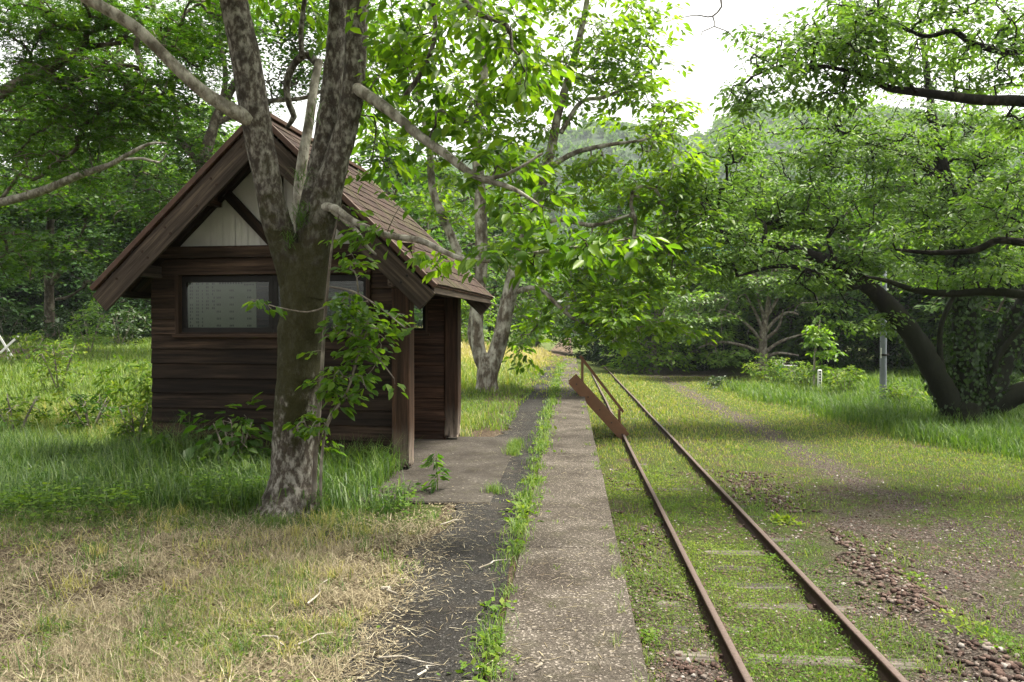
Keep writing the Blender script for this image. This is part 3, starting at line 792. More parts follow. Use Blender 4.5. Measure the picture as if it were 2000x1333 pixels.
t1.limb(PL([(1060, -90), (1200, -100), (1340, -50), (1408, 0), (1392, 32), (1360, 30), (1330, 35)], TY - .9, TY - 1), R1(3, 2.6, 2.2, 1.6, 1.3, 1, .6), 6, .05, .04, False)
t1.limb(PL([(1392, 32), (1395, 52), (1372, 62), (1368, 80)], TY - .98, TY - 1), R1(1.2, 1, .8, .4), 6, .05, .04, False)
t1.limb(PL([(1395, 52), (1425, 65), (1440, 88)], TY - .98, TY - 1), R1(1, .8, .4), 6, .05, .04, False)
for (x, y, dY, rx, ry, rd, n) in [(760, 170, .2, 80, 90, .5, 34), (880, 230, -.4, 90, 80, .5, 34), (960, 330, -.6, 90, 60, .4, 26), (1050, 420, -.8, 90, 40, .35, 22), (820, 60, -.3, 100, 60, .6, 40), (960, 60, -.8, 90, 60, .5, 34), (1030, 180, -.8, 70, 80, .4, 22),
                                  (1130, 480, -1, 100, 26, .25, 22), (1000, 505, -.9, 110, 24, .22, 18), (1220, 470, -1.0, 45, 22, .2, 9), (830, 500, -.4, 90, 30, .25, 9), (740, 420, -.3, 60, 60, .3, 9), (740, 320, .0, 50, 60, .3, 11), (860, 130, -.4, 60, 60, .4, 14),
                                  (560, -120, 0, 260, 60, 1.6, 46), (250, -140, -1, 200, 60, 1.2, 40), (900, -140, -.6, 260, 70, 1.4, 46), (600, -330, 0, 400, 110, 2.4, 120), (300, -500, -2, 400, 120, 2.2, 120), (900, -450, -2, 400, 120, 2.2, 90), (620, 60, .8, 50, 60, .3, 14), (700, 250, .9, 40, 60, .3, 10)]:  # unseen crown above the frame, thickened to shade hut and straw
    c, r = PB(x, y, TY + dY, rx, ry, rd); t1.blob(c, r, int(n * (1.2 if y < 0 else .62)))
t1.build(L=.13, W=.062, per=13, spread=.2, flat=.45, droop=.5, twig=.0035, hole=.2, jitter=.1)

# --- three-stemmed tree beside the path
MY = 21.4
t2 = Tree('broadleaf_tree', G(950, 766, 0), 'three-stemmed pale-barked tree beside the path beyond the hut', B_mid, L_mid, 5)
R2 = lambda *r: [M(x, MY) for x in r]
t2.limb(PL([(950, 775), (951, 745), (954, 715), (956, 690)], MY), R2(27, 21, 22, 19), 22, .12, .08, False)
t2.limb(PL([(952, 725), (936, 690), (932, 620), (940, 520), (938, 400), (932, 270), (945, 120), (935, -60), (940, -220)], MY), R2(15, 14, 12, 12, 12, 10, 9, 7, 3), 14, .1, .12)
t2.limb(PL([(948, 720), (925, 660), (927, 590), (905, 520), (868, 430), (845, 370), (838, 280), (815, 180), (790, 60)], MY + .2, MY + 1), R2(13, 11, 10, 9, 9, 8, 7, 5, 3), 12, .1, .12)
t2.limb(PL([(958, 722), (975, 670), (990, 600), (1003, 540), (1022, 460), (1052, 385), (1075, 300), (1092, 215), (1120, 120), (1145, 10), (1165, -140)], MY), R2(17, 16, 15, 14, 11, 10, 9, 8, 7, 5, 3), 14, .1, .12)
t2.limb(PL([(1010, 570), (1035, 563), (1060, 568), (1090, 597), (1130, 628), (1190, 640)], MY - .3, MY - 1), R2(5, 5, 4, 4, 3, 2), 8, .08, .12)
t2.limb(PL([(1070, 330), (1120, 300), (1180, 285), (1250, 275)], MY, MY - .8), R2(6, 5, 4, 2), 8, .08, .12)
t2.limb(PL([(1095, 260), (1135, 200), (1180, 190), (1250, 160)], MY, MY + .6), R2(5, 4, 4, 2), 8, .08, .12)
t2.limb(PL([(1030, 450), (1090, 430), (1160, 440), (1230, 420)], MY, MY - 1), R2(5, 4, 4, 2), 8, .08, .12)
for (x, y, dY, rx, ry, rd, n) in [(760, 90, .5, 90, 90, 1.5, 60), (880, 40, 0, 100, 90, 1.8, 70), (1010, 70, 0, 110, 90, 1.8, 75), (1130, 50, 0, 110, 80, 1.6, 70), (1235, 60, 0, 75, 80, 1.3, 48), (1140, 160, 0, 110, 60, 1.5, 60), (1265, 180, 0, 75, 55, 1.2, 46), (1045, 210, 0, 100, 70, 1.6, 55), (930, 200, 0, 90, 80, 1.5, 50), (800, 260, .5, 80, 80, 1.4, 46),
                                  (1290, 300, -.3, 65, 60, 1.2, 66), (1010, 340, 0, 100, 50, 1.5, 60), (1130, 370, -.3, 110, 50, 1.4, 75), (1280, 390, -.5, 85, 55, 1.3, 90), (1180, 470, -.6, 110, 45, 1.3, 85), (1225, 550, -.8, 110, 60, 1.5, 130), (1190, 620, -.9, 90, 50, 1.2, 90), (1300, 510, -.6, 60, 50, 1.2, 50), (1260, 650, -.5, 70, 40, 1.2, 44), (1130, 560, 0, 60, 50, 1, 36), (1050, 600, .3, 45, 50, .8, 24), (1010, 680, .8, 40, 40, .6, 12), (880, 400, .6, 80, 70, 1.2, 34),
                                  (1310, 250, -.2, 60, 40, 1, 34), (1325, 360, -.3, 50, 40, 1, 40), (1195, 330, 0, 80, 40, 1.2, 44), (1330, 450, -.4, 50, 40, 1, 40), (1000, -150, 0, 330, 90, 3.5, 150), (700, 180, .6, 70, 80, 1.2, 34), (1000, 470, .6, 70, 50, 1, 24)]:
    c, r = PB(x, y, MY + dY, rx, ry, rd); t2.layers(c, r, int(n * (.92 if y > 280 else 1.25)), 3, .42)
t2.build(L=.22, W=.105, per=15, spread=.36, flat=.4, droop=.3, twig=.007, hole=.45)

# --- old multi-stemmed cherry on the verge
CY = 23.6
t3 = Tree('cherry_tree', (11.35, CY, -1.05), 'thick dark multi-stemmed tree wrapped in ivy on the grassy verge', B_dark, L_cherry, 8)
R3 = lambda *r: [M(x, CY) for x in r]
t3.limb(PL([(1888, 860), (1888, 815), (1885, 780)], CY), R3(52, 44, 34), 28, .3, .06, False)
t3.limb(PL([(1880, 830), (1845, 765), (1810, 700), (1775, 645), (1738, 602), (1690, 555), (1648, 525), (1590, 500), (1520, 480), (1440, 462), (1370, 440)], CY, CY - 2), R3(24, 21, 20, 19, 17, 14, 13, 10, 7, 5, 2), 20, .22, .14)
t3.limb(PL([(1892, 815), (1886, 720), (1884, 620), (1880, 520), (1868, 430), (1845, 350), (1828, 270), (1815, 180), (1800, 60)], CY, CY + 1), R3(24, 21, 20, 19, 16, 13, 10, 7, 4), 18, .22, .14)
t3.limb(PL([(1905, 820), (1940, 740), (1975, 665), (2010, 590), (2060, 480), (2100, 330)], CY, CY), R3(27, 25, 24, 21, 16, 9), 18, .22, .14)
t3.limb(PL([(1910, 830), (1950, 790), (2000, 765), (2070, 735), (2150, 690)], CY, CY - 1), R3(20, 19, 17, 12, 3), 18, .22, .14)
t3.limb(PL([(1862, 800), (1840, 720), (1836, 650), (1852, 600), (1875, 560)], CY - .3, CY - .5), R3(6, 6, 5, 5, 3), 8, .1, .14)
t3.limb(PL([(1935, 760), (1950, 700), (1985, 650), (2030, 600)], CY - .3, CY - .6), R3(6, 6, 5, 4), 8, .1, .14)
t3.limb(PL([(1690, 555), (1640, 560), (1580, 530), (1520, 520), (1440, 540)], CY - 1, CY - 2), R3(8, 7, 5, 4, 2), 8, .1, .14)
t3.limb(PL([(1845, 350), (1760, 300), (1690, 280), (1600, 290)], CY + .5, CY), R3(8, 7, 5, 3), 8, .1, .14)
for (x, y, dY, rx, ry, rd, n) in [(1420, 430, -2, 100, 40, 1.8, 90), (1530, 400, -1.5, 110, 45, 1.8, 110), (1660, 420, -1, 110, 45, 2, 110), (1790, 400, 0, 110, 50, 2, 110), (1920, 400, .5, 110, 60, 2, 110), (1450, 500, -2, 110, 30, 1.6, 70), (1570, 540, -1.8, 80, 28, 1.4, 50), (1690, 510, -1.4, 80, 24, 1.2, 40), (1560, 320, -.6, 100, 45, 1.8, 90), (1690, 290, 0, 110, 50, 2, 100), (1820, 270, .5, 110, 60, 2, 100), (1950, 280, .5, 100, 60, 2, 90), (1460, 340, -1, 80, 40, 1.6, 60), (1860, 150, .5, 200, 80, 3, 110), (2120, 400, 0, 120, 200, 3, 120), (1640, 620, -2, 60, 30, 1.0, 24), (1722, 632, -.6, 34, 22, .6, 26), (1980, 520, -.5, 70, 30, 1.2, 30), (1400, 330, -1.5, 60, 50, 1.6, 46), (1470, 270, -1, 60, 40, 1.6, 46), (1560, 230, -.5, 80, 30, 1.6, 50), (1360, 390, -2, 50, 40, 1.4, 40), (1400, 520, -2, 60, 30, 1.4, 40), (1690, 360, 0, 120, 50, 2, 70), (1850, 480, .5, 110, 40, 2, 60)]:
    c, r = PB(x, y, CY + dY, rx, ry, rd); t3.layers(c, r, int(n * 1.9), 3)
t3.build(L=.155, W=.066, per=20, spread=.40, flat=.18, droop=.3, twig=.008, hole=.5)
# ivy climbing the cherry stems
def ivy_on(pts_px, rr_px, n, Y, name='ivy'):
    p, r = catmull(PL(pts_px, Y), [M(a, Y) for a in rr_px], .05)
    i = rng.integers(0, len(p), n); th = rng.random(n) * 2 * math.pi
    d = np.stack([np.cos(th), np.sin(th), np.zeros(n)], 1)
    pos = p[i] + d * (r[i] * (1.0 + .25 * rng.random(n)))[:, None]
    ld = np.stack([rng.normal(size=n) * .5, rng.normal(size=n) * .5, -np.ones(n)], 1)
    v, f, k = leaf_geo(pos, ld, d + rng.normal(size=(n, 3)) * .4, .08 + .06 * rng.random(n), .07 + .05 * rng.random(n), 'oval')
    return v, f, np.repeat(rng.random(n), k)
vs, fs, ats, off = [], [], [], 0
for pp, r_, n in (([(1892, 815), (1886, 720), (1884, 620), (1880, 520), (1868, 430)], (32, 27, 25, 23, 20), 2600), ([(1880, 830), (1845, 765), (1810, 700), (1775, 645)], (28, 24, 22, 20), 600), ([(1905, 820), (1940, 740), (1975, 665), (2010, 590)], (36, 32, 29, 25), 900)):
    v, f, a = ivy_on(pp, r_, n, CY); vs.append(v); fs.append(f + off); ats.append(a); off += len(v)
iv = link('ivy', np_mesh('ivy', np.concatenate(vs) - t3.base, [np.concatenate(fs)], np.concatenate(ats)), L_ivy, t3.root)

# --- near cherry off to the side whose limbs reach into view
NY = 14.0
t4 = Tree('cherry_tree', P(2180, 1010, NY) * [1, 1, 0] + [0, 0, -1.05], 'tree whose long dark limbs reach in across the top corner', B_dark, L_cherry, 11)
R4 = lambda *r: [M(x * .78, NY) for x in r]
t4.limb(PL([(2185, 985), (2180, 800), (2160, 600), (2140, 420), (2120, 250), (2080, 60), (2040, -120)], NY), R4(50, 40, 36, 32, 26, 18, 8), 18, .14, .12)
t4.limb(PL([(2125, 270), (2060, 215), (2000, 198), (1920, 196), (1850, 188), (1790, 180), (1735, 172), (1690, 150), (1610, 130), (1530, 128), (1470, 150)], NY, NY - .8), R4(20, 16, 14, 12, 11, 10, 8, 6, 4, 3, 2), 12, .1, .1)
t4.limb(PL([(2160, 600), (2080, 585), (2000, 576), (1930, 570), (1860, 574), (1790, 568), (1735, 550), (1690, 540)], NY, NY + .6), R4(18, 14, 11, 10, 9, 8, 6, 3), 12, .12, .1)
t4.limb(PL([(2140, 420), (2060, 470), (2000, 474), (1950, 470), (1900, 490), (1820, 494), (1750, 488)], NY, NY + .6), R4(16, 12, 10, 9, 8, 6, 3), 12, .12, .1)
t4.limb(PL([(2080, 60), (1980, 100), (1900, 85), (1860, 60), (1800, 70), (1700, 20), (1640, 10)], NY, NY - .6), R4(12, 9, 7, 6, 5, 4, 2), 10, .1, .1)
t4.limb(PL([(1790, 180), (1740, 120), (1730, 70), (1740, 0)], NY - .5, NY - .5), R4(4, 3, 3, 2), 8, .1, .1)
for (x, y, dY, rx, ry, rd, n) in [(1500, 170, -.8, 80, 45, .9, 44), (1600, 110, -.7, 110, 40, 1, 66), (1720, 80, -.5, 110, 50, 1, 70), (1850, 60, -.3, 120, 60, 1.2, 80), (1970, 80, 0, 90, 90, 1.3, 80), (1620, 170, -.6, 110, 32, .9, 50), (1760, 140, -.5, 100, 30, .9, 44), (1700, 20, -.5, 90, 30, 1, 44), (1920, 150, 0, 80, 30, 1, 34), (1940, 250, .3, 80, 24, 1, 14),
                                  (1450, 200, -.8, 40, 30, .7, 20), (1490, 110, -.8, 60, 40, .8, 34), (1560, 60, -.8, 70, 40, .9, 40), (1640, 60, -.7, 90, 40, .9, 44), (1900, 440, .4, 100, 26, .9, 40), (1790, 455, .5, 80, 24, .8, 34), (1930, 540, .4, 90, 22, .8, 34), (1800, 540, .5, 90, 20, .8, 30), (1960, 380, .2, 60, 40, .9, 26), (1900, -100, 0, 400, 80, 3, 150), (2250, 200, 0, 200, 200, 3, 120)]:
    c, r = PB(x, y, NY + dY, rx, ry, rd); t4.layers(c, r, int(n * 1.6), 3)
t4.build(L=.115, W=.05, per=18, spread=.26, flat=.2, droop=.35, twig=.005, hole=.4)

# --- bare-limbed small tree before the dark thicket
EY = 46
t5 = Tree('small_tree', (P(1492, 700, EY)[0], EY, -1.1), 'small tree with radiating grey lower limbs before the dark thicket', B_grey, L_cherry, 14)
R5 = lambda *r: [M(x, EY) for x in r]
t5.limb(PL([(1495, 745), (1491, 710), (1490, 670), (1492, 640), (1500, 600), (1505, 540)], EY), R5(10, 8.5, 8, 7, 5, 3), 12, .1, .2)
for pp in ([(1490, 675), (1470, 645), (1440, 618), (1415, 605)], [(1491, 650), (1475, 610), (1455, 575)], [(1494, 650), (1515, 625), (1540, 610), (1560, 615)], [(1492, 690), (1520, 670), (1545, 660), (1580, 650)], [(1493, 665), (1520, 640), (1530, 605)], [(1491, 700), (1520, 690), (1560, 695)], [(1490, 690), (1450, 675), (1400, 668), (1365, 680)], [(1493, 625), (1480, 580), (1470, 540)], [(1497, 620), (1520, 580), (1530, 540)]):
    t5.limb(PL(pp, EY, EY - 1), R5(*np.linspace(4, 1.5, len(pp))), 7, .1, .2)
for (x, y, dY, rx, ry, rd, n) in [(1360, 560, 0, 80, 50, 2, 70), (1440, 540, 0, 90, 45, 2.4, 90), (1530, 540, 0, 90, 40, 2.4, 80), (1380, 640, -1, 70, 40, 1.8, 60), (1430, 695, -1.4, 50, 16, 1.2, 26), (1480, 480, .6, 120, 40, 2.5, 90), (1590, 580, 0, 60, 24, 1.5, 34), (1340, 600, -1, 60, 40, 1.6, 50)]:
    c, r = PB(x, y, EY + dY, rx, ry, rd); t5.layers(c, r, int(n * 1.6), 2)
t5.build(L=.30, W=.13, per=20, spread=.62, flat=.25, droop=.25, shape='diamond', twig=.012, hole=.4)

# --- maples beside and behind the hut
def maple(name, base, label, limbs, blobs, seed, barkm=None, L=.085, per=26, spread=.34, W=None, shape='maple', hole=.4, mul=2.1, leafm=None, twig=.006, vshift=0):
    t = Tree(name, base, label, barkm or B_maple, leafm or L_maple, seed)
    for (pp, Y0, Y1, rr, *pt) in limbs: t.limb(PL(pp, Y0, Y1), [M(a, Y0) for a in rr], 12, .12, .12, part=pt[0] if pt else None, skel=not pt)
    for (x, y, Y, rx, ry, rd, n) in blobs:
        c, r = PB(x, y, Y, rx, ry, rd); t.layers(c, r, int(n * mul), 3, .3)
    return t.build(L=L, W=W or L * .9, per=per, spread=spread, flat=.22, droop=.12, shape=shape, twig=twig, hole=hole, tilt=.35, vshift=vshift)
q = P(-230, 900, 13.0); zb = float(gz(q[0], q[1]))
maple('maple_tree', (q[0], q[1], zb), 'maple with a dark forking limb in the upper left corner',
      [([(-230, 850), (-225, 600), (-200, 400), (-170, 280), (-140, 100), (-120, -100)], 13, 13, (40, 34, 30, 26, 16, 6)),
       ([(-170, 290), (-80, 240), (0, 185), (60, 152), (110, 128), (165, 95), (230, 85)], 13, 12.4, (20, 17, 13, 11, 8, 6, 3)),
       ([(65, 152), (120, 160), (165, 150), (205, 135), (240, 115)], 12.8, 12.2, (7, 7, 6, 4, 2)),
       ([(-200, 420), (-100, 412), (0, 396), (80, 374), (150, 345), (215, 322), (245, 305), (290, 282), (325, 280)], 12.8, 11.5, (9, 9, 8.5, 8, 7, 5, 4, 3, 1.5), B_limb),
       ([(245, 312), (280, 310), (312, 318), (325, 300)], 11.7, 11.5, (3, 2.5, 2, 1), B_limb)],
      [(60, 60, 12.6, 120, 80, 1.2, 90), (200, 40, 12.3, 120, 60, 1.2, 80), (330, 60, 12.4, 90, 60, 1, 50), (120, 190, 12.4, 120, 50, 1.1, 70), (250, 170, 12.2, 90, 50, 1, 56), (30, 260, 12.6, 90, 50, 1, 44), (170, 260, 12.2, 90, 40, .9, 40), (300, 220, 12.5, 70, 40, .8, 30), (-150, 0, 13, 200, 250, 2.5, 110), (100, -120, 12.6, 350, 80, 2.5, 110), (30, 470, 12.6, 70, 30, .8, 22), (20, 530, 12.4, 50, 25, .6, 12), (460, 20, 12.8, 80, 40, 1, 26), (100, 330, 12.5, 110, 40, .9, 30), (380, 130, 12.6, 50, 50, .8, 18)], 21, mul=1.9, per=19, L=.095)
def base_at(px, Y):
    x = P(px, 700, Y)[0]; return (x, Y, float(gz(x, Y)) - .05)
maple('maple_tree', base_at(97, 36), 'slender maple with a bare pale trunk standing behind the bright grass',
      [([(97, 690), (97, 640), (96, 580), (95, 500), (100, 420), (110, 330), (120, 200)], 36, 36, (11, 10, 9, 8, 7, 5, 3)),
       ([(97, 560), (125, 520), (150, 480), (170, 430)], 36, 35, (5, 4, 3, 2)), ([(96, 540), (70, 500), (50, 450)], 36, 35.5, (5, 4, 2)), ([(110, 585), (135, 580), (165, 560)], 35.5, 35, (3, 3, 1.5))],
      [(60, 420, 35, 110, 50, 2.4, 90), (180, 400, 34, 120, 45, 2.4, 100), (280, 430, 34, 80, 50, 2, 70), (110, 330, 36, 140, 50, 3, 100), (260, 330, 35, 100, 45, 2.4, 80), (80, 250, 36, 140, 50, 3, 80), (30, 490, 33, 70, 40, 1.6, 46), (150, 490, 33, 100, 34, 1.8, 60), (250, 520, 34, 90, 34, 1.6, 60), (330, 260, 36, 90, 60, 2.4, 60)], 22, L=.22, per=20, spread=.6, W=.16, shape='diamond', twig=.012, mul=2.5)
maple('maple_tree', base_at(350, 27), 'tall maple crown rising behind the hut roof, trunk hidden by it',
      [([(370, 740), (372, 600), (380, 450), (395, 330), (420, 240), (450, 180), (480, 120), (470, 0)], 27, 27, (16, 14, 13, 12, 10, 8, 6, 4)),
       ([(395, 330), (360, 280), (340, 200), (330, 100)], 27, 27, (7, 6, 4, 2)), ([(420, 240), (440, 160), (430, 80), (410, 0)], 27, 26.5, (6, 5, 4, 2)), ([(425, 240), (520, 200), (600, 190), (680, 150)], 27, 27, (6, 5, 4, 2))],
      [(330, 120, 27, 90, 90, 2, 90), (430, 40, 27, 110, 70, 2, 80), (360, 250, 27, 60, 60, 1.6, 44), (550, 40, 27.5, 100, 60, 2, 70), (640, 130, 28, 80, 60, 1.6, 44), (470, 150, 27, 60, 30, 1.2, 14), (390, 330, 27, 50, 40, 1.2, 26), (300, 400, 27, 60, 60, 1.4, 40), (560, 180, 28, 60, 30, 1.2, 20), (450, -100, 27, 300, 60, 3, 120), (720, 60, 28, 60, 70, 1.4, 40), (150, 100, 29, 140, 90, 2.4, 110), (60, 200, 30, 120, 80, 2.4, 90), (240, 200, 29, 100, 70, 2, 80), (180, 300, 30, 120, 60, 2, 70)], 23, mul=2.6, L=.16, per=22, spread=.5, W=.11, shape='diamond', twig=.009)

# --- generic background trees: a few built, then copied
def far_tree(name, label, seed, H, Wd, leafm, barkm, n=420, L=.42, per=16, spread=.95, low=.12, group=None):
    t = Tree(name, (0, 0, 0), label, barkm, leafm, seed, group=group)
    R = np.random.default_rng(seed)
    t.limb([(0, 0, -.3), (.1, .05, H * .3), (-.1, .1, H * .6), (.1, 0, H * .9)], [.028 * H, .022 * H, .014 * H, .004 * H], 9, .1, .4)
    for k in range(6):
        a = R.random() * 6.28; z0 = H * (low + .1 + .5 * R.random()); l = Wd * .4
        t.limb([(0, 0, z0), (math.cos(a) * l * .5, math.sin(a) * l * .5, z0 + H * .08), (math.cos(a) * l, math.sin(a) * l, z0 + H * .14)], [.012 * H, .008 * H, .003 * H], 6, .1, .4)
    m = 15
    for k in range(m):
        f = (k + .5) / m; z = H * (low + (1 - low) * f)
        w_ = Wd * .5 * (math.sin(math.pi * min(1, .22 + f * .80)) ** .8)
        a = k * 2.4 + R.random(); r = w_ * .55
        t.blob((math.cos(a) * r, math.sin(a) * r, z - H * .04), (w_ * .62, w_ * .62, H * .085), n // m)
    return t.build(L=L, W=L * .5, per=per, spread=spread, flat=.3, droop=.2, shape='diamond', twig=.02, hole=.45)
def copy_tree(o, loc, rz, s, label):
    c = o.copy(); COL.objects.link(c); c.location = loc; c.rotation_euler = (0, 0, rz); c.scale = (s, s, s * random.uniform(.9, 1.1)); c['label'] = label
    for ch in o.children:
        d = ch.copy(); COL.objects.link(d); d.parent = c
    return c
GRP = 'woodland trees around the station clearing'
protos = [far_tree('woodland_tree', '', 31, 11, 9, L_far, B_maple, 760, group=GRP), far_tree('woodland_tree', '', 32, 13, 9, L_cherry, B_dark, 760, group=GRP),
          far_tree('woodland_tree', '', 33, 12, 10, L_maple, B_maple, 760, group=GRP), far_tree('evergreen_tree', '', 34, 10, 7, L_dark, B_dark, 800, L=.36, low=.02, group=GRP), far_tree('woodland_tree', '', 35, 9, 9, L_bright, B_grey, 620, group=GRP)]
used = [False] * len(protos)
def put(k, px, Y, s, label):
    x = P(px, 650, Y)[0]; z = float(gz(x, Y)) - .1; a = random.random() * 6.28
    if not used[k]:
        o = protos[k]; used[k] = True; o.location = (x, Y, z); o.rotation_euler = (0, 0, a); o.scale = (s,) * 3; o['label'] = label
    else: copy_tree(protos[k], (x, Y, z), a, s, label)
# (kind, px, depth, scale, label)
for k, px, Y, s, lab in [
    (3, 1165, 70, .8, 'dark evergreen closing off the far end of the track'), (3, 1215, 60, .75, 'dark evergreen behind the low leafy branches over the track'),
    (3, 1290, 64, .7, 'dark evergreen thicket tree above the bend of the road'), (3, 1375, 56, .62, 'dark evergreen between the road bend and the small grey-limbed tree'),
    (3, 1450, 58, .68, 'dark evergreen directly behind the small grey-limbed tree'), (3, 1540, 54, .62, 'dark evergreen behind the green and white sign'),
    (3, 1630, 50, .62, 'dark evergreen behind the white marker post'), (3, 1715, 44, .6, 'dark evergreen behind the grey pole'),
    (3, 1820, 42, .6, 'dark evergreen seen between the pole and the ivy-wrapped trunk'), (3, 1960, 38, .55, 'dark evergreen low behind the ivy-wrapped trunk'),
    (0, 1330, 66, 1.25, 'broad green tree above the road bend, beneath the overhead cables'), (1, 1420, 70, 1.2, 'grey-green tree rising below the wooded hill'),
    (0, 1530, 64, 1.25, 'green tree behind the small grey-limbed tree'), (2, 1640, 60, 1.15, 'fresh green tree behind the white marker post'),
    (1, 1740, 58, 1.1, 'grey-green tree behind the grey pole'), (4, 1700, 72, 1.25, 'yellow-green sunlit tree glimpsed through the cherry limbs'),
    (4, 1880, 60, 1.15, 'yellow-green tree glimpsed behind the ivy-wrapped trunk'), (0, 1900, 50, .85, 'green tree behind the ivy-wrapped trunk'), (1, 2050, 46, .85, 'grey-green tree at the right edge of the clearing'),
    (1, 1470, 54, 1.05, 'grey-green tree above the roadside box'), (0, 1600, 50, 1.05, 'green tree above the pale sapling'), (2, 1770, 46, 1.05, 'fresh green tree between pole and ivy-wrapped trunk'),
    (1, 1890, 42, 1.0, 'grey-green tree just behind the ivy-wrapped trunk'), (0, 2010, 38, 1.0, 'green tree behind the long dark limbs at the picture edge'), (2, 1360, 58, 1.1, 'fresh green tree hanging over the bend of the road'), (4, 1280, 52, .8, 'bright tree beside the low leafy branches over the track'),
    (2, 1210, 78, 1.6, 'fresh green tree far behind the end of the track'), (4, 1050, 74, .8, 'pale green tree at the far end of the path'), (2, 960, 66, 1.2, 'fresh green tree behind the three-stemmed tree'),
    (0, 860, 60, 1.3, 'green tree between hut roof and three-stemmed tree'), (2, 760, 50, 1.2, 'fresh green tree behind the hut roof slope'), (4, 900, 48, .5, 'small bright tree beside the pale field'),
    (0, 640, 52, .95, 'green tree hidden behind the hut'), (3, 40, 46, .9, 'dark evergreen behind the slender pale-trunked maple, left side'), (3, 150, 48, .95, 'dark evergreen behind the slender pale-trunked maple'),
    (3, 260, 44, .8, 'dark evergreen beside the left eave of the hut'), (3, -60, 44, .9, 'dark evergreen at the left edge of the clearing'), (1, 60, 60, 1.5, 'tall grey-green tree at the back left'), (2, 230, 62, 1.6, 'tall fresh green tree at the back left'),
    (1, 420, 58, 1.4, 'tall grey-green tree behind the hut gable'), (0, -120, 52, 1.1, 'green tree beyond the left edge'), (3, 340, 40, .6, 'dark low evergreen behind the hut')]:
    put(k, px, Y, s, lab)

#MARK_SMALL
# ------------------------------------------------------------------ shrubs, saplings and tall weeds
def plant(name, base, label, stems, leafm, L, W, per, spread, barkm, seed, cat, group=None, shape='oval', extra=0, droop=.25, twig=.003, hole=0, flat=.5):
    t = Tree(name, base, label, barkm, leafm, seed, cat, group)
    for pts, rr in stems: t.limb(pts, rr, 7, .05, .06)
    R = np.random.default_rng(seed)
    for pts, rr in stems:
        p, r = catmull(pts, rr, .1)
        for i in range(int(len(p) * .2), len(p)):
            if R.random() < extra or i == len(p) - 1: t.blob(p[i], (spread, spread, spread * .6), 1)
    return t, lambda: t.build(L=L, W=W, per=per, spread=spread * .8, flat=flat, droop=droop, shape=shape, twig=twig, hole=hole, leafname='leaves', trunk_name='stem')
# leafy sapling against the forked trunk
SY = 7.1
t, go = plant('sapling', G(612, 975, 0), 'leafy sapling with thin pale stems against the mossy trunk', [
    (PL([(612, 985), (617, 880), (626, 770), (632, 660), (640, 560), (650, 470), (668, 400)], SY, SY - .1), R1(5, 4.5, 4, 3.5, 3, 2, 1)),
    (PL([(626, 985), (628, 900), (640, 830), (680, 760), (700, 690), (720, 640)], SY, SY - .3), R1(3, 3, 2.5, 2, 2, 1)),
    (PL([(640, 560), (690, 570), (740, 600), (790, 640)], SY, SY - .4), R1(2, 2, 1.5, 1)),
    (PL([(632, 660), (680, 650), (730, 690), (770, 740)], SY, SY - .4), R1(2, 2, 1.5, 1)),
    (PL([(636, 600), (600, 610), (540, 600), (490, 585)], SY - .35, SY - .45), R1(2, 1.5, 1.2, .8)),
    (PL([(617, 880), (650, 800), (690, 770)], SY, SY - .2), R1(2, 1.5, 1))], L_big, .095, .048, 9, .12, B_grey, 41, 'sapling', extra=.36)
for (x, y, rx, ry, n) in [(690, 620, 50, 60, 14), (730, 660, 60, 50, 12), (690, 720, 50, 50, 9), (650, 760, 40, 40, 7), (690, 520, 30, 30, 4), (600, 830, 30, 30, 4)]:
    c, r = PB(x, y, SY - .2, rx, ry, .2); t.blob(c, r, n * 2)
go()
# sapling on the verge
t, go = plant('sapling', base_at(1592, 36), 'young yellow-green sapling with a thin pale trunk beside the white post', [
    (PL([(1590, 775), (1590, 730), (1592, 690), (1597, 650), (1602, 625)], 36), [M(a, 36) for a in (2.6, 2.2, 2, 1.6, 1)])], L_bright, .24, .11, 12, .34, B_pale, 42, 'sapling', extra=.1)
for (x, y, rx, ry, n) in [(1598, 645, 16, 14, 14), (1605, 665, 18, 12, 12), (1590, 660, 12, 10, 7), (1618, 690, 16, 8, 8), (1598, 695, 14, 9, 6), (1605, 720, 18, 8, 7), (1640, 735, 18, 8, 5)]:
    c, r = PB(x, y, 36, rx, ry, .4); t.blob(c, r, n)
go()
def shrub(label, px, Y, wpx, hpx, leafm, seed, n, L, zoff=0, name='shrub', per=14):
    b = base_at(px, Y); t = Tree(name, b, label, B_grey, leafm, seed, 'shrub')
    hh = M(hpx, Y); ww = M(wpx, Y)
    for k in range(5):
        a = k * 1.26; t.limb([(b[0], b[1], b[2]), (b[0] + math.cos(a) * ww * .2, b[1] + math.sin(a) * ww * .2, b[2] + hh * .5), (b[0] + math.cos(a) * ww * .35, b[1] + math.sin(a) * ww * .35, b[2] + hh * .8)], [.02, .014, .006], 6, .05, .1)
    t.blob((b[0], b[1], b[2] + hh * .5), (ww * .5, ww * .5, hh * .5), n)
    t.build(L=L, W=L * .5, per=per, spread=L * 1.6, flat=.5, droop=.2, twig=.004, hole=.2, leafname='leaves', trunk_name='stem')
shrub('bright shrub in front of the green and white sign', 1512, 40, 110, 62, L_weed, 51, 90, .17)
shrub('bright low shrub between the sign and the pale sapling', 1570, 38, 90, 56, L_weed, 52, 70, .17)
shrub('loose leafy shrub between the white post and the grey pole', 1650, 33, 80, 62, L_weed, 53, 40, .16)
shrub('low shrub at the foot of the grey pole', 1765, 27, 90, 60, L_weed, 54, 50, .13)
shrub('dark shrub behind the ivy-wrapped trunk at the picture edge', 1975, 25, 120, 80, L_ivy, 55, 80, .15)
shrub('small dark clump where the verge meets the road', 1400, 38, 50, 26, L_ivy, 56, 26, .14)
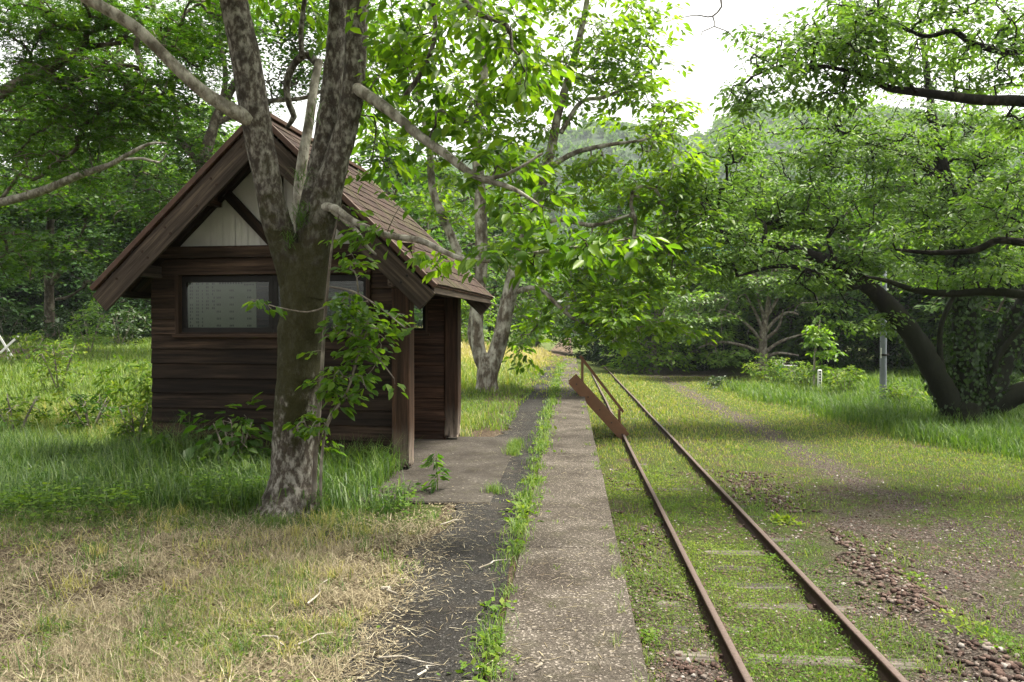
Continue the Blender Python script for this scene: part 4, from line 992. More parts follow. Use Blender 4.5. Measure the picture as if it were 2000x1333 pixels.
shrub('bushy weed beside the bare dirt patch', 115, 17.5, 110, 130, L_weed, 57, 60, .10)
shrub('leafy bush against the dark wood left of the hut eave', 175, 27, 90, 110, L_cherry, 58, 60, .14)
shrub('broad-leaved plant against the hut wall left of the trunk', 455, 8.7, 110, 150, L_maple, 59, 22, .17, per=8)
shrub('low leafy shrub in the left foreground grass by the picture edge', 30, 11.5, 140, 120, L_weed, 71, 50, .085)
shrub('low weed bush beside the hut corner boards', 262, 10.6, 80, 120, L_weed, 72, 40, .08)
shrub('rounded weed bush in the middle of the left grass', 175, 12.2, 120, 95, L_maple, 73, 50, .085)
shrub('small bright bush in front of the dark wood at far left', 60, 24, 80, 70, L_weed, 74, 40, .12)
shrub('dark bush at the foot of the slender pale-trunked maple', 120, 33, 110, 80, L_ivy, 75, 60, .18)
shrub('dark bush under the left eave line behind the bright grass', 235, 31, 120, 90, L_ivy, 76, 60, .18)
shrub('dark bush at the left picture edge behind the dirt patch', 10, 32, 120, 90, L_ivy, 77, 60, .18)
# upright weeds
def tall_weed(label, px, Y, hpx, seed, leafm, n=4, L=.13):
    b = np.array(base_at(px, Y)); R = np.random.default_rng(seed); hh = M(hpx, Y); st = []
    t = Tree('tall_weed', b, label, L_weed_stem, leafm, seed, 'weed', 'upright weeds by the hut')
    for k in range(n):
        o = R.normal(size=2) * .12; tip = R.normal(size=2) * .12; h2 = hh * (.7 + .35 * R.random())
        pts = [b + [o[0], o[1], 0], b + [o[0] + tip[0] * .3, o[1] + tip[1] * .3, h2 * .5], b + [o[0] + tip[0], o[1] + tip[1], h2]]
        t.limb(pts, [.006, .005, .002], 5, 0, .08)
        for z in np.arange(.3, 1.01, .085): t.blob(pts[0] + (pts[2] - pts[0]) * z, (.03, .03, .02), 1)
    t.build(L=L, W=L * .3, per=7, spread=.06, flat=.8, droop=.3, twig=.002, hole=0, leafname='leaves', trunk_name='stem')
L_weed_stem = plain('weed_stem', (.09, .14, .03), .6)
tall_weed('clump of upright weeds touching the hut corner', 290, 11.3, 170, 61, L_weed, 7)
tall_weed('upright weeds in front of the dark gap left of the hut', 262, 13.5, 130, 62, L_weed, 6)
tall_weed('upright weeds at the middle of the bright grass', 195, 14, 130, 63, L_weed, 4)
tall_weed('dark-stemmed slender weed leaning beside the bushy weed', 140, 12.5, 110, 64, L_weed, 2)
tall_weed('weed growing up against the hut wall near its corner', 330, 8.8, 130, 65, L_maple, 3)
tall_weed('weed growing up against the hut wall beside the trunk', 482, 8.75, 125, 66, L_maple, 2, .11)
tall_weed('single leafy weed rising from the concrete slab by the post', 868, 8.0, 105, 67, L_maple, 1, .12)
# epiphytic fern tufts in the fork
for (x, y, n, lab) in [(588, 425, 90, 'fern tuft in the main fork of the mossy tree'), (568, 475, 36, 'small fern tuft just below the fork of the mossy tree'), (586, 350, 40, 'fern tuft above the fork between the mossy stems'), (614, 232, 24, 'fern tuft high on the mossy right stem')]:
    c = P(x, y, TY - .24); pos = rng.normal(size=(n, 3)) * [.03, .02, .05]
    v, a, b = blades_geo(pos, .10 + .08 * rng.random(n), np.full(n, .007), rng.random(n) * 6.28, .6 + rng.random(n), .6 + .5 * rng.random(n))
    o = link('fern', np_mesh('fern', v, [a, b], np.full(len(v), .4)), L_grass); o.location = c
    tag(o, lab, 'fern', 'ferns on the mossy tree')

def cyl(name, p0, p1, r0, r1, mat, parent=None, sides=16, bumps=0):
    p0, p1 = np.array(p0, float), np.array(p1, float)
    v, q = tube(np.linspace(p0, p1, 6), np.linspace(r0, r1, 6), sides)
    n = len(v); v = np.vstack([v, [p0], [p1]]); k = np.arange(sides)
    t = np.concatenate([np.stack([np.full(sides, n), (k + 1) % sides, k], 1), np.stack([np.full(sides, n + 1), n - sides + k, n - sides + (k + 1) % sides], 1)])
    return link(name, np_mesh(name, v, [q, t], smooth=True), mat, parent)
# ------------------------------------------------------------------ steel steps from platform to track
st = empty('steel_steps', (.7, 19.9, -1.05)); tag(st, 'brown painted steel steps with handrail leaning from platform to track', 'steps')
A, Bp = np.array([.06, 0, 1.42]) - [.7, 0, 0], np.array([1.36, 0, .0]) - [.7, 0, 0]
d = Bp - A; ln = float(np.linalg.norm(d)); ang = math.atan2(-d[2], d[0])
for y in (-.25, .65): box('stringer', (ln, .04, .27), tuple((A + Bp) / 2 + [0, y, .06]), (0, ang, 0), M_stairs, st, .006)
for k in range(5):
    c = A + d * (.12 + .19 * k) + [.0, .2, .07]
    box('tread', (.15, .86, .03), tuple(c), (0, 0, 0), M_stairs, st, .004)
for t_ in (.08, .3, .52, .74, .94): cyl('bolt', tuple(A + d * t_ + [0, -.268, .06]), tuple(A + d * t_ + [0, -.285, .06]), .02, .02, M_rust, st, 6)
hr = np.array([0, .65, 0])
h0, h1 = A + d * .20, A + d * .93
box('handrail_post', (.98, .065, .065), tuple(h0 + hr + [0, 0, .38]), (0, -math.pi / 2, 0), M_stairs, st)
box('handrail_post', (.62, .065, .065), tuple(h1 + hr + [0, 0, .26]), (0, -math.pi / 2, 0), M_stairs, st)
a0, a1 = h0 + hr + [-.06, 0, .90], h1 + hr + [.10, 0, .50]
dd = a1 - a0; box('handrail', (float(np.linalg.norm(dd)), .07, .07), tuple((a0 + a1) / 2), (0, math.atan2(-dd[2], dd[0]), 0), M_stairs, st)

# ------------------------------------------------------------------ pole, cables, signs, posts
b = base_at(1725, 28)
pole = empty('utility_pole', b); tag(pole, 'grey steel pole rising from the verge grass beside the ivy-wrapped tree', 'pole')
cyl('shaft', (0, 0, -.2), (0, 0, 5.2), .115, .095, M_pole, pole)
for k in range(7):
    s = (-1) ** k; o = cyl('climbing_bolt', (s * .1, -.02, 1.0 + k * .45), (s * .19, -.02, 1.0 + k * .45), .012, .012, M_dark, pole, 6)
box('number_plate', (.06, .01, .35), (-.10, -.08, 1.95), (0, 0, .5), M_whitepaint, pole)
cyl('band', (0, 0, 1.85), (0, 0, 1.92), .122, .122, M_dark, pole)
for i, (z, lab) in enumerate(((6.35, 'lowest of the blue overhead cables above the road bend'), (6.55, 'second lowest of the blue overhead cables above the road bend'), (6.78, 'second highest of the blue overhead cables above the road bend'), (6.95, 'highest of the blue overhead cables above the road bend'))):
    a, c = P(1000, 487 - i * 6, 52), P(1560, 495 - i * 6, 48); n = 14
    p = np.linspace(a, c, n); p[:, 2] -= .4 * np.sin(np.linspace(0, math.pi, n))
    v, q = tube(p, np.full(n, .022), 6)
    tag(link('overhead_cable', np_mesh('cable', v, [q]), M_wire), lab, 'cable', 'overhead cables')
b = base_at(1601, 35.2)
ms = empty('marker_post', b); tag(ms, 'short white distance post with dark marks in the verge weeds', 'post')
box('post', (.17, .13, 1.05), (0, 0, .48), (0, 0, 0), M_whitepaint, ms, .03)
for k, z in enumerate((.92, .80, .68, .56, .44)):
    box('numeral', (.07, .004, .05), (-.01, -.0685, z), (0, .3 * (k % 2), 0), M_ink, ms, 0); box('numeral', (.03, .004, .09), (.02, -.0685, z), (0, 0, 0), M_ink, ms, 0)
b = base_at(1522, 43)
sg = empty('road_sign', b); tag(sg, 'small green and white sign standing in front of the dark thicket', 'sign')
box('plate', (.42, .03, .42), (0, 0, .62), (0, 0, 0), M_green_sign, sg, .01); box('plate_top', (.42, .03, .28), (0, 0, .98), (0, 0, 0), M_whitepaint, sg, .01)
cyl('leg', (0, .03, 0), (0, .03, 1.1), .03, .03, M_whitepaint, sg, 8)
b = base_at(1541, 42)
cb = empty('cabinet', b); tag(cb, 'grey roadside box beside the green and white sign', 'cabinet')
box('body', (.62, .5, .80), (0, 0, .4), (0, 0, .2), M_greybox, cb, .03); box('lid', (.68, .56, .05), (0, 0, .83), (0, 0, .2), M_greybox, cb, .01); box('door', (.5, .02, .6), (.05, -.262, .42), (0, 0, .2), M_greybox, cb, .01)
# crossed white boards in the dirt patch
p = base_at(14, 25); p = (p[0], 25, float(gz(p[0], 25)))
cr = empty('crossed_boards', p); tag(cr, 'pair of crossed white boards standing on the bare dirt patch', 'boards')
box('board', (1.05, .03, .07), (0, 0, .45), (0, -.72, 0), M_whitepaint, cr); box('board', (1.0, .03, .07), (-.05, .032, .42), (0, 1.0, 0), M_whitepaint, cr)
box('stake', (.5, .03, .03), (-.02, .05, .22), (0, -math.pi / 2, 0), M_whitepaint, cr)

#MARK_GRASS
# ------------------------------------------------------------------ ballast stones
stone_me = []
for k in range(6):
    bm = bmesh.new(); R = np.random.default_rng(200 + k)
    for v in unit(R.normal(size=(11, 3))): bm.verts.new(Vector(v * [R.uniform(.8, 1.15), R.uniform(.7, 1.0), R.uniform(.5, .75)]))
    h_ = bmesh.ops.convex_hull(bm, input=bm.verts[:])
    bmesh.ops.delete(bm, geom=[v for v in bm.verts if not v.link_faces], context='VERTS'); bmesh.ops.triangulate(bm, faces=bm.faces[:])
    me = bpy.data.meshes.new('stone'); bm.to_mesh(me); bm.free(); me.materials.append(M_stone); stone_me.append(me)
bal = empty('ballast', (0, 0, 0)); tag(bal, kind='structure', label='brown track ballast stones beside and between the rails')
def stone_spots(n, R):
    out = []
    while len(out) < n:
        k = R.random()
        y = 3.6 + 12 * R.random() ** 1.8
        if k < .62: x = R.normal() * (.20 if R.random() < .6 else .42) + 3.36 - .1 * sst(y, 9, 12); s = .010 + .036 * R.random() ** 1.6
        elif k < .85: x = R.uniform(.42, 1.2); s = R.uniform(.015, .04)
        else: x = R.uniform(1.2, 6.5); s = R.uniform(.010, .03)
        if k < .62 and (y > 15.5 or noise(np.array([[x, y]]), 1.1, 9)[0] < .36): continue
        if k >= .62 and noise(np.array([[x, y]]), 1.7, 8)[0] < .5: continue
        out.append((x, y, s))
    return np.array(out)
sp = stone_spots(4200, np.random.default_rng(77))
big = np.argsort(-(sp[:, 2] / sp[:, 1]))
for j, i in enumerate(big[:290]):
    x, y, s = sp[i]; o = link('stone', stone_me[j % 6], None, bal)
    o.location = (x, y, float(gz(x, y)) + s * .35 + random.uniform(0, .02)); o.scale = (s,) * 3; o.rotation_euler = (random.uniform(-.5, .5), random.uniform(-.5, .5), random.random() * 6.28)
rest = sp[big[290:]]
tmpl = []
for me in stone_me:
    v = np.zeros(len(me.vertices) * 3); me.vertices.foreach_get('co', v); f = np.array([p.vertices[:] for p in me.polygons]); tmpl.append((v.reshape(-1, 3), f))
vs, fs, sva, off = [], [], [], 0
gzr = gz(rest[:, 0], rest[:, 1])
for j, (x, y, s) in enumerate(rest):
    v, f = tmpl[j % 6]; a = random.random() * 6.28; ca, sa = math.cos(a), math.sin(a)
    vv = np.stack([v[:, 0] * ca - v[:, 1] * sa, v[:, 0] * sa + v[:, 1] * ca, v[:, 2]], 1) * s + [x, y, gzr[j] + s * .3]
    vs.append(vv); fs.append(f + off); sva.append(np.full(len(vv), random.random())); off += len(vv)
g = link('gravel', np_mesh('gravel', np.concatenate(vs), [np.concatenate(fs)], np.concatenate(sva)), M_stone, bal); g['kind'] = 'stuff'

# small gravel bits: squashed octahedra
R = np.random.default_rng(98)
n = 22000; y = 3.3 * (16 / 3.3) ** R.random(n); x = EDGE + .04 + R.random(n) * (.62 * y + .6 - EDGE)
k = (noise(np.stack([x, y], 1), .9, 91) + .3 * R.random(n) > .55) & (x < 8); x, y = x[k], y[k]; n = len(x)
s_ = .005 + .013 * R.random(n) ** 2 + .0006 * y; a = R.random(n) * 6.28
d = np.stack([np.cos(a), np.sin(a), 0 * a], 1); e = np.stack([-np.sin(a), np.cos(a), 0 * a], 1); c = np.stack([x, y, gz(x, y) + s_ * .3], 1); S_ = s_[:, None]
V = np.stack([c + d * S_ * 1.2, c + e * S_ * .8, c - d * S_ * .9, c - e * S_, c + np.array([0, 0, 1.]) * S_ * .6 + d * S_ * .3], 1).reshape(-1, 3)
f = (np.arange(n) * 5)[:, None, None] + np.array([[0, 1, 4], [1, 2, 4], [2, 3, 4], [3, 0, 4]])[None]
g = link('gravel', np_mesh('gravel', V, [f.reshape(-1, 3)], np.repeat(R.random(n), 5)), M_stone, bal); g['kind'] = 'stuff'

# ------------------------------------------------------------------ grass, straw, weeds
R = np.random.default_rng(99)
def scatter(n, y0, y1, xl=None, xr=None, pw=1.0):
    """positions in the wedge in view, density falling with distance."""
    y = y0 * (y1 / y0) ** R.random(n)
    lo = -.74 * y - .6 if xl is None else np.maximum(-.74 * y - .6, xl); hi = .62 * y + .6 if xr is None else np.minimum(.62 * y + .6, xr)
    x = lo + (hi - lo) * R.random(n); k = hi > lo
    x, y = x[k], y[k]
    return x, y
def in_hut(x, y, pad=.0):
    dx, dy = x + 1.85, y - 9.27
    u = dx * math.cos(RS) - dy * math.sin(RS); v = dx * math.sin(RS) + dy * math.cos(RS)
    return (u > UL - pad) & (u < .02 + pad) & (v > -.03 - pad) & (v < VD + .05 + pad)
def on_slab(x, y): return (x > -3.3) & (x < -.77) & (y > 7.5) & (y < 12.08)
def grass(name, label, x, y, h, wd, val, mat, lean=(.1, .5), bend=(.2, 1.1), z=None, parent=None):
    n = len(x)
    if z is None: z = gz(x, y)
    pos = np.stack([x, y, z - .01], 1)
    v, a, b = blades_geo(pos, h, wd, R.random(n) * 6.283, bend[0] + (bend[1] - bend[0]) * R.random(n), lean[0] + (lean[1] - lean[0]) * R.random(n))
    o = link(name, np_mesh(name, v, [a, b], np.repeat(np.clip(val, 0, 1), 5)), mat, parent)
    if parent is None: tag(o, label, kind='stuff')
    return o
def small_leaves(name, label, x, y, zr, L, val, mat, parent=None, up=.5):
    n = len(x); z = gz(x, y) + zr
    az = R.random(n) * 6.283; ld = np.stack([np.cos(az), np.sin(az), up * R.normal(size=n)], 1)
    v, f, k_ = leaf_geo(np.stack([x, y, z], 1), ld, np.array([0, 0, 1.0]) + R.normal(size=(n, 3)) * .4, L, L * .55, 'diamond')
    o = link(name, np_mesh(name, v, [f], np.repeat(np.clip(val, 0, 1), k_)), mat); tag(o, label, kind='stuff'); return o
def N2(x, y, s, k=0): return noise(np.stack([x, y], 1), s, k)
def lod(y, w0, k=.00075): return np.maximum(w0, k * y)
# A: tall grass before the hut and to its side
x, y = scatter(56000, 5.9, 15, None, -1.35)
nn = N2(x, y, .9, 1); front = (y < 9.6)
edge_y = 6.75 + 1.3 * (N2(x, y, .55, 7) - .5) + .4 * (N2(x, y, 2.5, 8) - .5)
dens = sst(y, edge_y - .9, edge_y + 1.0) * np.where(front, 1.0, .6) * (1 - .9 * sst(x, -1.75, -1.4))
keep = (R.random(len(x)) < dens) & ~in_hut(x, y, .03) & ~(on_slab(x, y) & (x > -1.95))
x, y, nn = x[keep], y[keep], nn[keep]
h = (.05 + .36 * sst(y, 6.3, 8.8) * (.3 + 1.2 * nn)) * (.6 + .7 * R.random(len(x))) * (1 + .35 * sst(-x, 4.2, 5.2) * sst(y, 7, 8)) * np.where(y > 9.8, .62, 1)
isb = R.random(len(x)) < sst(-x, 2.5, 4.5) * .65 * (y < 10)
grass('grass', 'long green grass growing before the hut', x[~isb], y[~isb], h[~isb], lod(y[~isb], .005) * (.7 + .7 * R.random((~isb).sum())), .12 + .55 * R.random((~isb).sum()) + .35 * sst(y[~isb], 10, 12), L_grass, bend=(.3, 1.4))
grass('grass', 'blue-green tall grass left of the hut', x[isb], y[isb], h[isb] * 1.25, lod(y[isb], .006), R.random(isb.sum()), L_bluegrass, bend=(.4, 1.5))
x, y = scatter(8000, 7.0, 9.8, -6.5, -1.5)
k = ~in_hut(x, y, .03) & (R.random(len(x)) < .55) & ~(on_slab(x, y) & (x > -1.95)); x, y = x[k], y[k]
grass('grass', 'broad arching grass blades before the hut', x, y, .22 + .30 * R.random(len(x)), .008 + .006 * R.random(len(x)), .15 + .7 * R.random(len(x)), L_bluegrass, lean=(.1, .7), bend=(.6, 1.9))
x, y = scatter(15000, 6.4, 9.6, None, -1.4)
k = ~in_hut(x, y, .03) & (N2(x, y, 1.2, 71) * .6 + N2(x, y, 3, 72) * .4 > .52) & ~on_slab(x, y); x, y = x[k], y[k]
az = R.random(len(x)) * 6.28
v, f, k_ = leaf_geo(np.stack([x, y, gz(x, y) + .03 + .22 * R.random(len(x))], 1), np.stack([np.cos(az), np.sin(az), .1 * R.normal(size=len(x))], 1), np.array([0, 0, 1.]) + R.normal(size=(len(x), 3)) * .4, .03 + .04 * R.random(len(x)), .018 + .02 * R.random(len(x)), 'diamond')
tag(link('weeds', np_mesh('weeds', v, [f], np.repeat(.6 * R.random(len(x)), k_)), L_weed), 'leafy weeds mixed in the grass before the hut', kind='stuff')
# B: mown dry grass at the near left
x, y = scatter(90000, 3.0, 7.3, None, -.85)
c = N2(x, y, 1.6, 12)
dens = (1 - sst(y, 6.6, 7.2)) * sst(-x, .80, 1.35) * (.34 + .66 * sst(c * .6 + .4 * N2(x, y, 5, 13), .3, .58))
k = R.random(len(x)) < dens
x, y = x[k], y[k]; n = len(x)
z = gz(x, y) + .004 + .03 * R.random(n) ** 2
tuft = N2(x, y, 3.2, 14) > .66
grass('straw', 'cut dry straw lying over the near ground', x, y, (.05 + .13 * R.random(n)) * np.where(tuft, 1, .9), .0016 + .0042 * R.random(n) ** 2, np.clip(R.random(n) * .8 + .25 * (N2(x, y, .9, 16) - .3), 0, 1), L_straw, lean=(1.05, 1.56), bend=(-.1, .25), z=z)
k2 = tuft & (R.random(n) < .5)
grass('straw', 'upright dry stubble tufts in the mown ground', x[k2], y[k2], .05 + .09 * R.random(k2.sum()), np.full(k2.sum(), .0028), .35 + .5 * R.random(k2.sum()), L_straw, lean=(.1, .8), bend=(0, .4))
x, y = scatter(46000, 3.0, 7.2, None, -1.0)
c = N2(x, y, 1.5, 18) * .6 + N2(x, y, 4, 19) * .4
k = R.random(len(x)) < sst(c, .36, .66) * .95
x, y, c = x[k], y[k], c[k]
grass('grass', 'green regrowth in the mown dry ground', x, y, .03 + .11 * R.random(len(x)) * sst(c, .45, .75), .003 + .002 * R.random(len(x)), .35 + .55 * R.random(len(x)), L_grass, lean=(.1, .8))
tx, ty, th, tv = [], [], [], []
for k in range(150):
    yy_ = R.uniform(3.5, 6.9); xx_ = R.uniform(-.72 * yy_, -1.15); n_ = int(R.integers(18, 70)); sp_ = R.uniform(.02, .10); gr = R.random() < .6
    tx.append(xx_ + R.normal(size=n_) * sp_); ty.append(yy_ + R.normal(size=n_) * sp_); th.append(R.uniform(.06, .2) * (.4 + .7 * R.random(n_))); tv.append(.15 + .55 * R.random(n_) if gr else .85 + .15 * R.random(n_))
x, y, h, v_ = map(np.concatenate, (tx, ty, th, tv))
grass('grass', 'green and dead tufts standing in the mown ground', x, y, h, .003 + .004 * R.random(len(x)), v_, L_grass, lean=(.05, .9), bend=(.2, 1.2))
x, y = scatter(9000, 3.3, 7, None, -1.0); k = N2(x, y, 2.2, 77) > .5; x, y = x[k], y[k]
small_leaves('litter', 'dead leaves and small green sprouts over the mown ground', x, y, .01 + .04 * R.random(len(x)), .014 + .028 * R.random(len(x)) ** 2, R.random(len(x)) * .5, L_straw, up=.3)
x, y = scatter(9000, 3.3, 7.2, None, -1.05); k = N2(x, y, 1.3, 78) * .6 + .4 * N2(x, y, 4, 79) > .53; x, y = x[k], y[k]
small_leaves('weeds', 'small green sprouts in the mown ground', x, y, .01 + .04 * R.random(len(x)), .010 + .022 * R.random(len(x)), .1 + .6 * R.random(len(x)), L_weed, up=.3)
# C: field left of the path and beyond
x, y = scatter(80000, 9.5, 62, None, -.95)
k = ~in_hut(x, y, .08) & ~((x > -1.9) & (y < 13)) & ~on_slab(x, y)
lawn = (x > -6) & (y < 20)
px_edge = -1.02 - .15 * (N2(x, y, .7, 30) - .5) - .5 * sst(y, 25, 45) * 0
k &= x < px_edge
dirt = np.exp(-(((x + 21) / 4.0) ** 2 + ((y - 27) / 2.6) ** 2)) > .35 + .4 * R.random(len(x))
k &= ~dirt
x, y = x[k], y[k]; n = len(x)
tall = sst(y, 19, 24) * sst(-x, 1.1, 2.2) * (1 - sst(-x, 9, 12))
h = (.05 + .10 * N2(x, y, .6, 31) + .55 * tall * (.4 + .6 * N2(x, y, .4, 32)) + .1 * sst(-x, 4.5, 7)) * (.6 + .8 * R.random(n))
grass('grass', 'light green field grass behind the hut and along the path', x, y, h, lod(y, .006, .0011), np.clip(.42 + .35 * R.random(n) + .25 * tall * R.random(n) + .42 * sst(y, 28, 42) * (1 - sst(-x, 10, 16)), 0, 1), L_grass)
# D: weeds among the rails: small leaves
x, y = scatter(300000, 3.4, 24, EDGE + .04, 8)
c = .55 * N2(x, y, .75, 41) + .3 * N2(x, y, 2.6, 42) + .15 * N2(x, y, 8, 43)
between = (x > 1.36) & (x < 2.40); leftb = x < 1.27; sh = (x > 2.48) & (x < 3.3)
heapm = np.exp(-((x - 3.36) / .30) ** 2) * (y < 12.5)
road = (x > 4.2)
cov0 = 0
cov = np.where(between, .80, np.where(leftb, .62, np.where(sh, .66, np.where(road, .40, .58)))) - .6 * heapm
cov = np.where(between & (y < 5.6), .95, cov)
cov = cov * (1 - .75 * sst(y, 11, 19)) * np.where(x > 3.8, .55, 1)
k = (R.random(len(x)) < sst(c, .80 - .62 * cov, 1.02 - .62 * cov) * 1.0) & (np.abs(x - 1.312) > .045) & (np.abs(x - 2.442) > .045)
x, y, c, between = x[k], y[k], c[k], between[k]; n = len(x)
hgt = (.015 + .11 * sst(c, .42, .75) * np.where(between, 1, .65)) * R.random(n) * (1 + .8 * between * (y < 5.8))
small_leaves('weeds', 'low small-leaved weeds among the rails and sleepers', x, y, hgt, lod(y, .010, .0021) * (.5 + 1.2 * R.random(n) ** 2), np.clip(.22 + .34 * R.random(n) + .7 * (N2(x, y, .6, 44) - .45), 0, 1), L_weed)
cx, cy, cl, chh, cv = [], [], [], [], []
for (qx, qy, n_, sp_, l_) in [(1265, 1245, 120, .07, .045), (1335, 1172, 260, .16, .022), (1560, 1300, 500, .22, .03), (1480, 1250, 300, .2, .026), (1640, 1250, 260, .16, .026), (1530, 1020, 90, .08, .10), (1400, 1000, 200, .2, .035), (1440, 1090, 200, .2, .03), (1230, 930, 260, .22, .03), (1260, 880, 160, .2, .035), (1330, 960, 220, .25, .035), (1510, 1100, 120, .12, .04), (1700, 1320, 200, .15, .03), (1880, 1230, 120, .15, .05), (1790, 1130, 90, .12, .05), (1950, 1260, 120, .16, .05), (1470, 1310, 200, .15, .03), (1225, 1050, 160, .15, .03), (1250, 1110, 160, .15, .026), (1450, 880, 120, .25, .06), (1560, 880, 120, .3, .06)]:
    g_ = G(qx, qy, -1.03); a_ = R.normal(size=(n_, 2)) * sp_
    cx.append(g_[0] + a_[:, 0]); cy.append(g_[1] + a_[:, 1] * 1.4); cl.append(l_ * (.5 + .9 * R.random(n_))); chh.append(R.random(n_) * sp_ * .8 * np.exp(-(a_ ** 2).sum(1) / (1.5 * sp_ ** 2))); cv.append(np.clip(R.uniform(.1, .5) + .4 * R.random(n_), 0, 1))
x, y, l_, h_, v_ = map(np.concatenate, (cx, cy, cl, chh, cv)); k = (x > EDGE + .03) & (np.abs(x - 1.312) > .05) & (np.abs(x - 2.442) > .05)
small_leaves('weeds', 'larger leafy weed clumps along the rails', x[k], y[k], .01 + h_[k], l_[k], v_[k], L_weed, up=.7)
x, y = scatter(150000, 3.4, 48, EDGE + .04, 12)
c = .6 * N2(x, y, .9, 46) + .4 * N2(x, y, 3.5, 47)
k = (R.random(len(x)) < np.maximum(sst(c, .42, .66) * .75, sst(y, 11, 18) * .85) * (1 - .72 * np.exp(-((x - 5.3 + .5 * (c - .5)) / .8) ** 2))) & (np.abs(x - 1.312) > .05) & (np.abs(x - 2.442) > .05) & ~((np.abs(x - 3.36) < .28) & (y < 11))
x, y = x[k], y[k]; n = len(x)
grass('grass', 'thin grass growing through the ballast and the gravel road', x, y, (.03 + .09 * R.random(n) ** 2 + .08 * sst(y, 14, 24) * R.random(n)) * np.where(x > 4, .7, 1), lod(y, .003, .0010), np.clip(.40 + .42 * R.random(n) + .15 * sst(y, 12, 18), 0, 1), L_grass)
# E/F: right-hand road side and verge
x, y = scatter(110000, 6, 48, 3.4, None)
edge = 7.6 + .0 * y + 1.0 * (N2(x, y, .35, 51) - .5) + 2.0 * (1 - sst(y, 14, 24)) - 1.2 * sst(y, 26, 36)
t_ = sst(x, edge - .2, edge + .9)
lawn = sst(x, 4.2 + .04 * y, 6.8)
k = R.random(len(x)) < np.maximum(t_, .55 * lawn * (.3 + .7 * sst(N2(x, y, .8, 52), .3, .6)))
k &= ~((y > 40) & (np.abs(x - 7.5) < 4)) & (R.random(len(x)) > .75 * np.exp(-((x - 5.3) / .75) ** 2))
x, y, t_ = x[k], y[k], t_[k]; n = len(x)
h = (.05 + .05 * R.random(n)) * (1 - t_) + t_ * (.25 + .55 * N2(x, y, .6, 53)) * (.55 + .7 * R.random(n))
grass('grass', 'long verge grass and short turf beside the gravel road', x, y, h, lod(y, .006, .0010), np.clip(.22 + .38 * R.random(n) + .22 * (1 - t_) + .1 * sst(y, 26, 36), 0, 1), L_grass)
# G: weed strip between asphalt and coping, patches by the slab
cx, cy, ch, lx, ly, ll = [], [], [], [], [], []
yc = 3.2
while yc < 40:
    sz = R.uniform(.4, 1.25); m = int(70 * sz * min(1, 9 / yc) + 14); rr = R.uniform(.03, .075) * (1 + yc * .02)
    bx = -.40 + R.normal() * .03
    if R.random() < .72:
        a = R.normal(size=(m, 2)) * [rr, rr * 1.9]; cx.append(bx + a[:, 0]); cy.append(yc + a[:, 1]); ch.append((.04 + .13 * sz * R.random(m)))
    if R.random() < .38:
        m2 = int(m * .8); a = R.normal(size=(m2, 2)) * [rr * 1.2, rr * 2]; lx.append(bx + a[:, 0]); ly.append(yc + .1 + a[:, 1]); ll.append((.018 + .04 * R.random(m2)) * (1 + yc * .05))
    yc += R.uniform(.05, .18) * (1 + yc * .05) + (R.random() < .15) * R.uniform(.1, .4)
x, y, h = map(np.concatenate, (cx, cy, ch))
grass('grass', 'line of grass tufts in the joint between asphalt and concrete', x, y, h, lod(y, .0045, .0009) * (.6 + .8 * R.random(len(x))), .3 + .45 * R.random(len(x)), L_grass, z=np.full(len(x), .008), bend=(.3, 1.5), lean=(.05, .8))
x, y, l_ = map(np.concatenate, (lx, ly, ll))
small_leaves('weeds', 'broad-leaved weeds in the joint beside the coping', x, y, .005 + .05 * R.random(len(x)), l_, .25 + .5 * R.random(len(x)), L_weed)
n = 3000; x = R.normal(size=n) * .05 - .76; y = R.uniform(7.6, 11.5, n); k = N2(x * 0, y, 1.5, 66) > .42; x, y = x[k], y[k]
grass('grass', 'grass tufts along the edge of the concrete slab', x, y, .04 + .12 * R.random(len(x)), np.full(len(x), .005), .3 + .45 * R.random(len(x)), L_grass, z=np.full(len(x), .01))
x, y = scatter(16000, 15, 50, -1.5, .36)
k = R.random(len(x)) < sst(y, 16, 26) * sst(N2(x, y, .8, 81) * .6 + .4 * N2(x, y, 3, 82), .38, .6) * np.where(x < -.42, .38, .22)
x, y = x[k], y[k]
grass('grass', 'short yellowing grass creeping over the far platform', x, y, .03 + .09 * R.random(len(x)), lod(y, .005, .0010), .55 + .4 * R.random(len(x)), L_grass, z=np.full(len(x), .012))
ex, ey, eh = [], [], []
for k in range(46):
    yy_ = 3.4 * (26 / 3.4) ** R.random(); xx_ = R.choice([.33, .30, .1, -.1, .25], p=[.4, .2, .15, .1, .15]); n_ = int(R.integers(6, 26))
    ex.append(xx_ + R.normal(size=n_) * .02); ey.append(yy_ + R.normal(size=n_) * .03); eh.append(R.uniform(.03, .10) * (.5 + .6 * R.random(n_)))
x, y, h = map(np.concatenate, (ex, ey, eh)); x = np.minimum(x, .36)
grass('grass', 'tiny grass tufts rooted in cracks of the coping', x, y, h, lod(y, .003, .0007), .4 + .4 * R.random(len(x)), L_grass, z=np.full(len(x), .016), lean=(.1, .9))
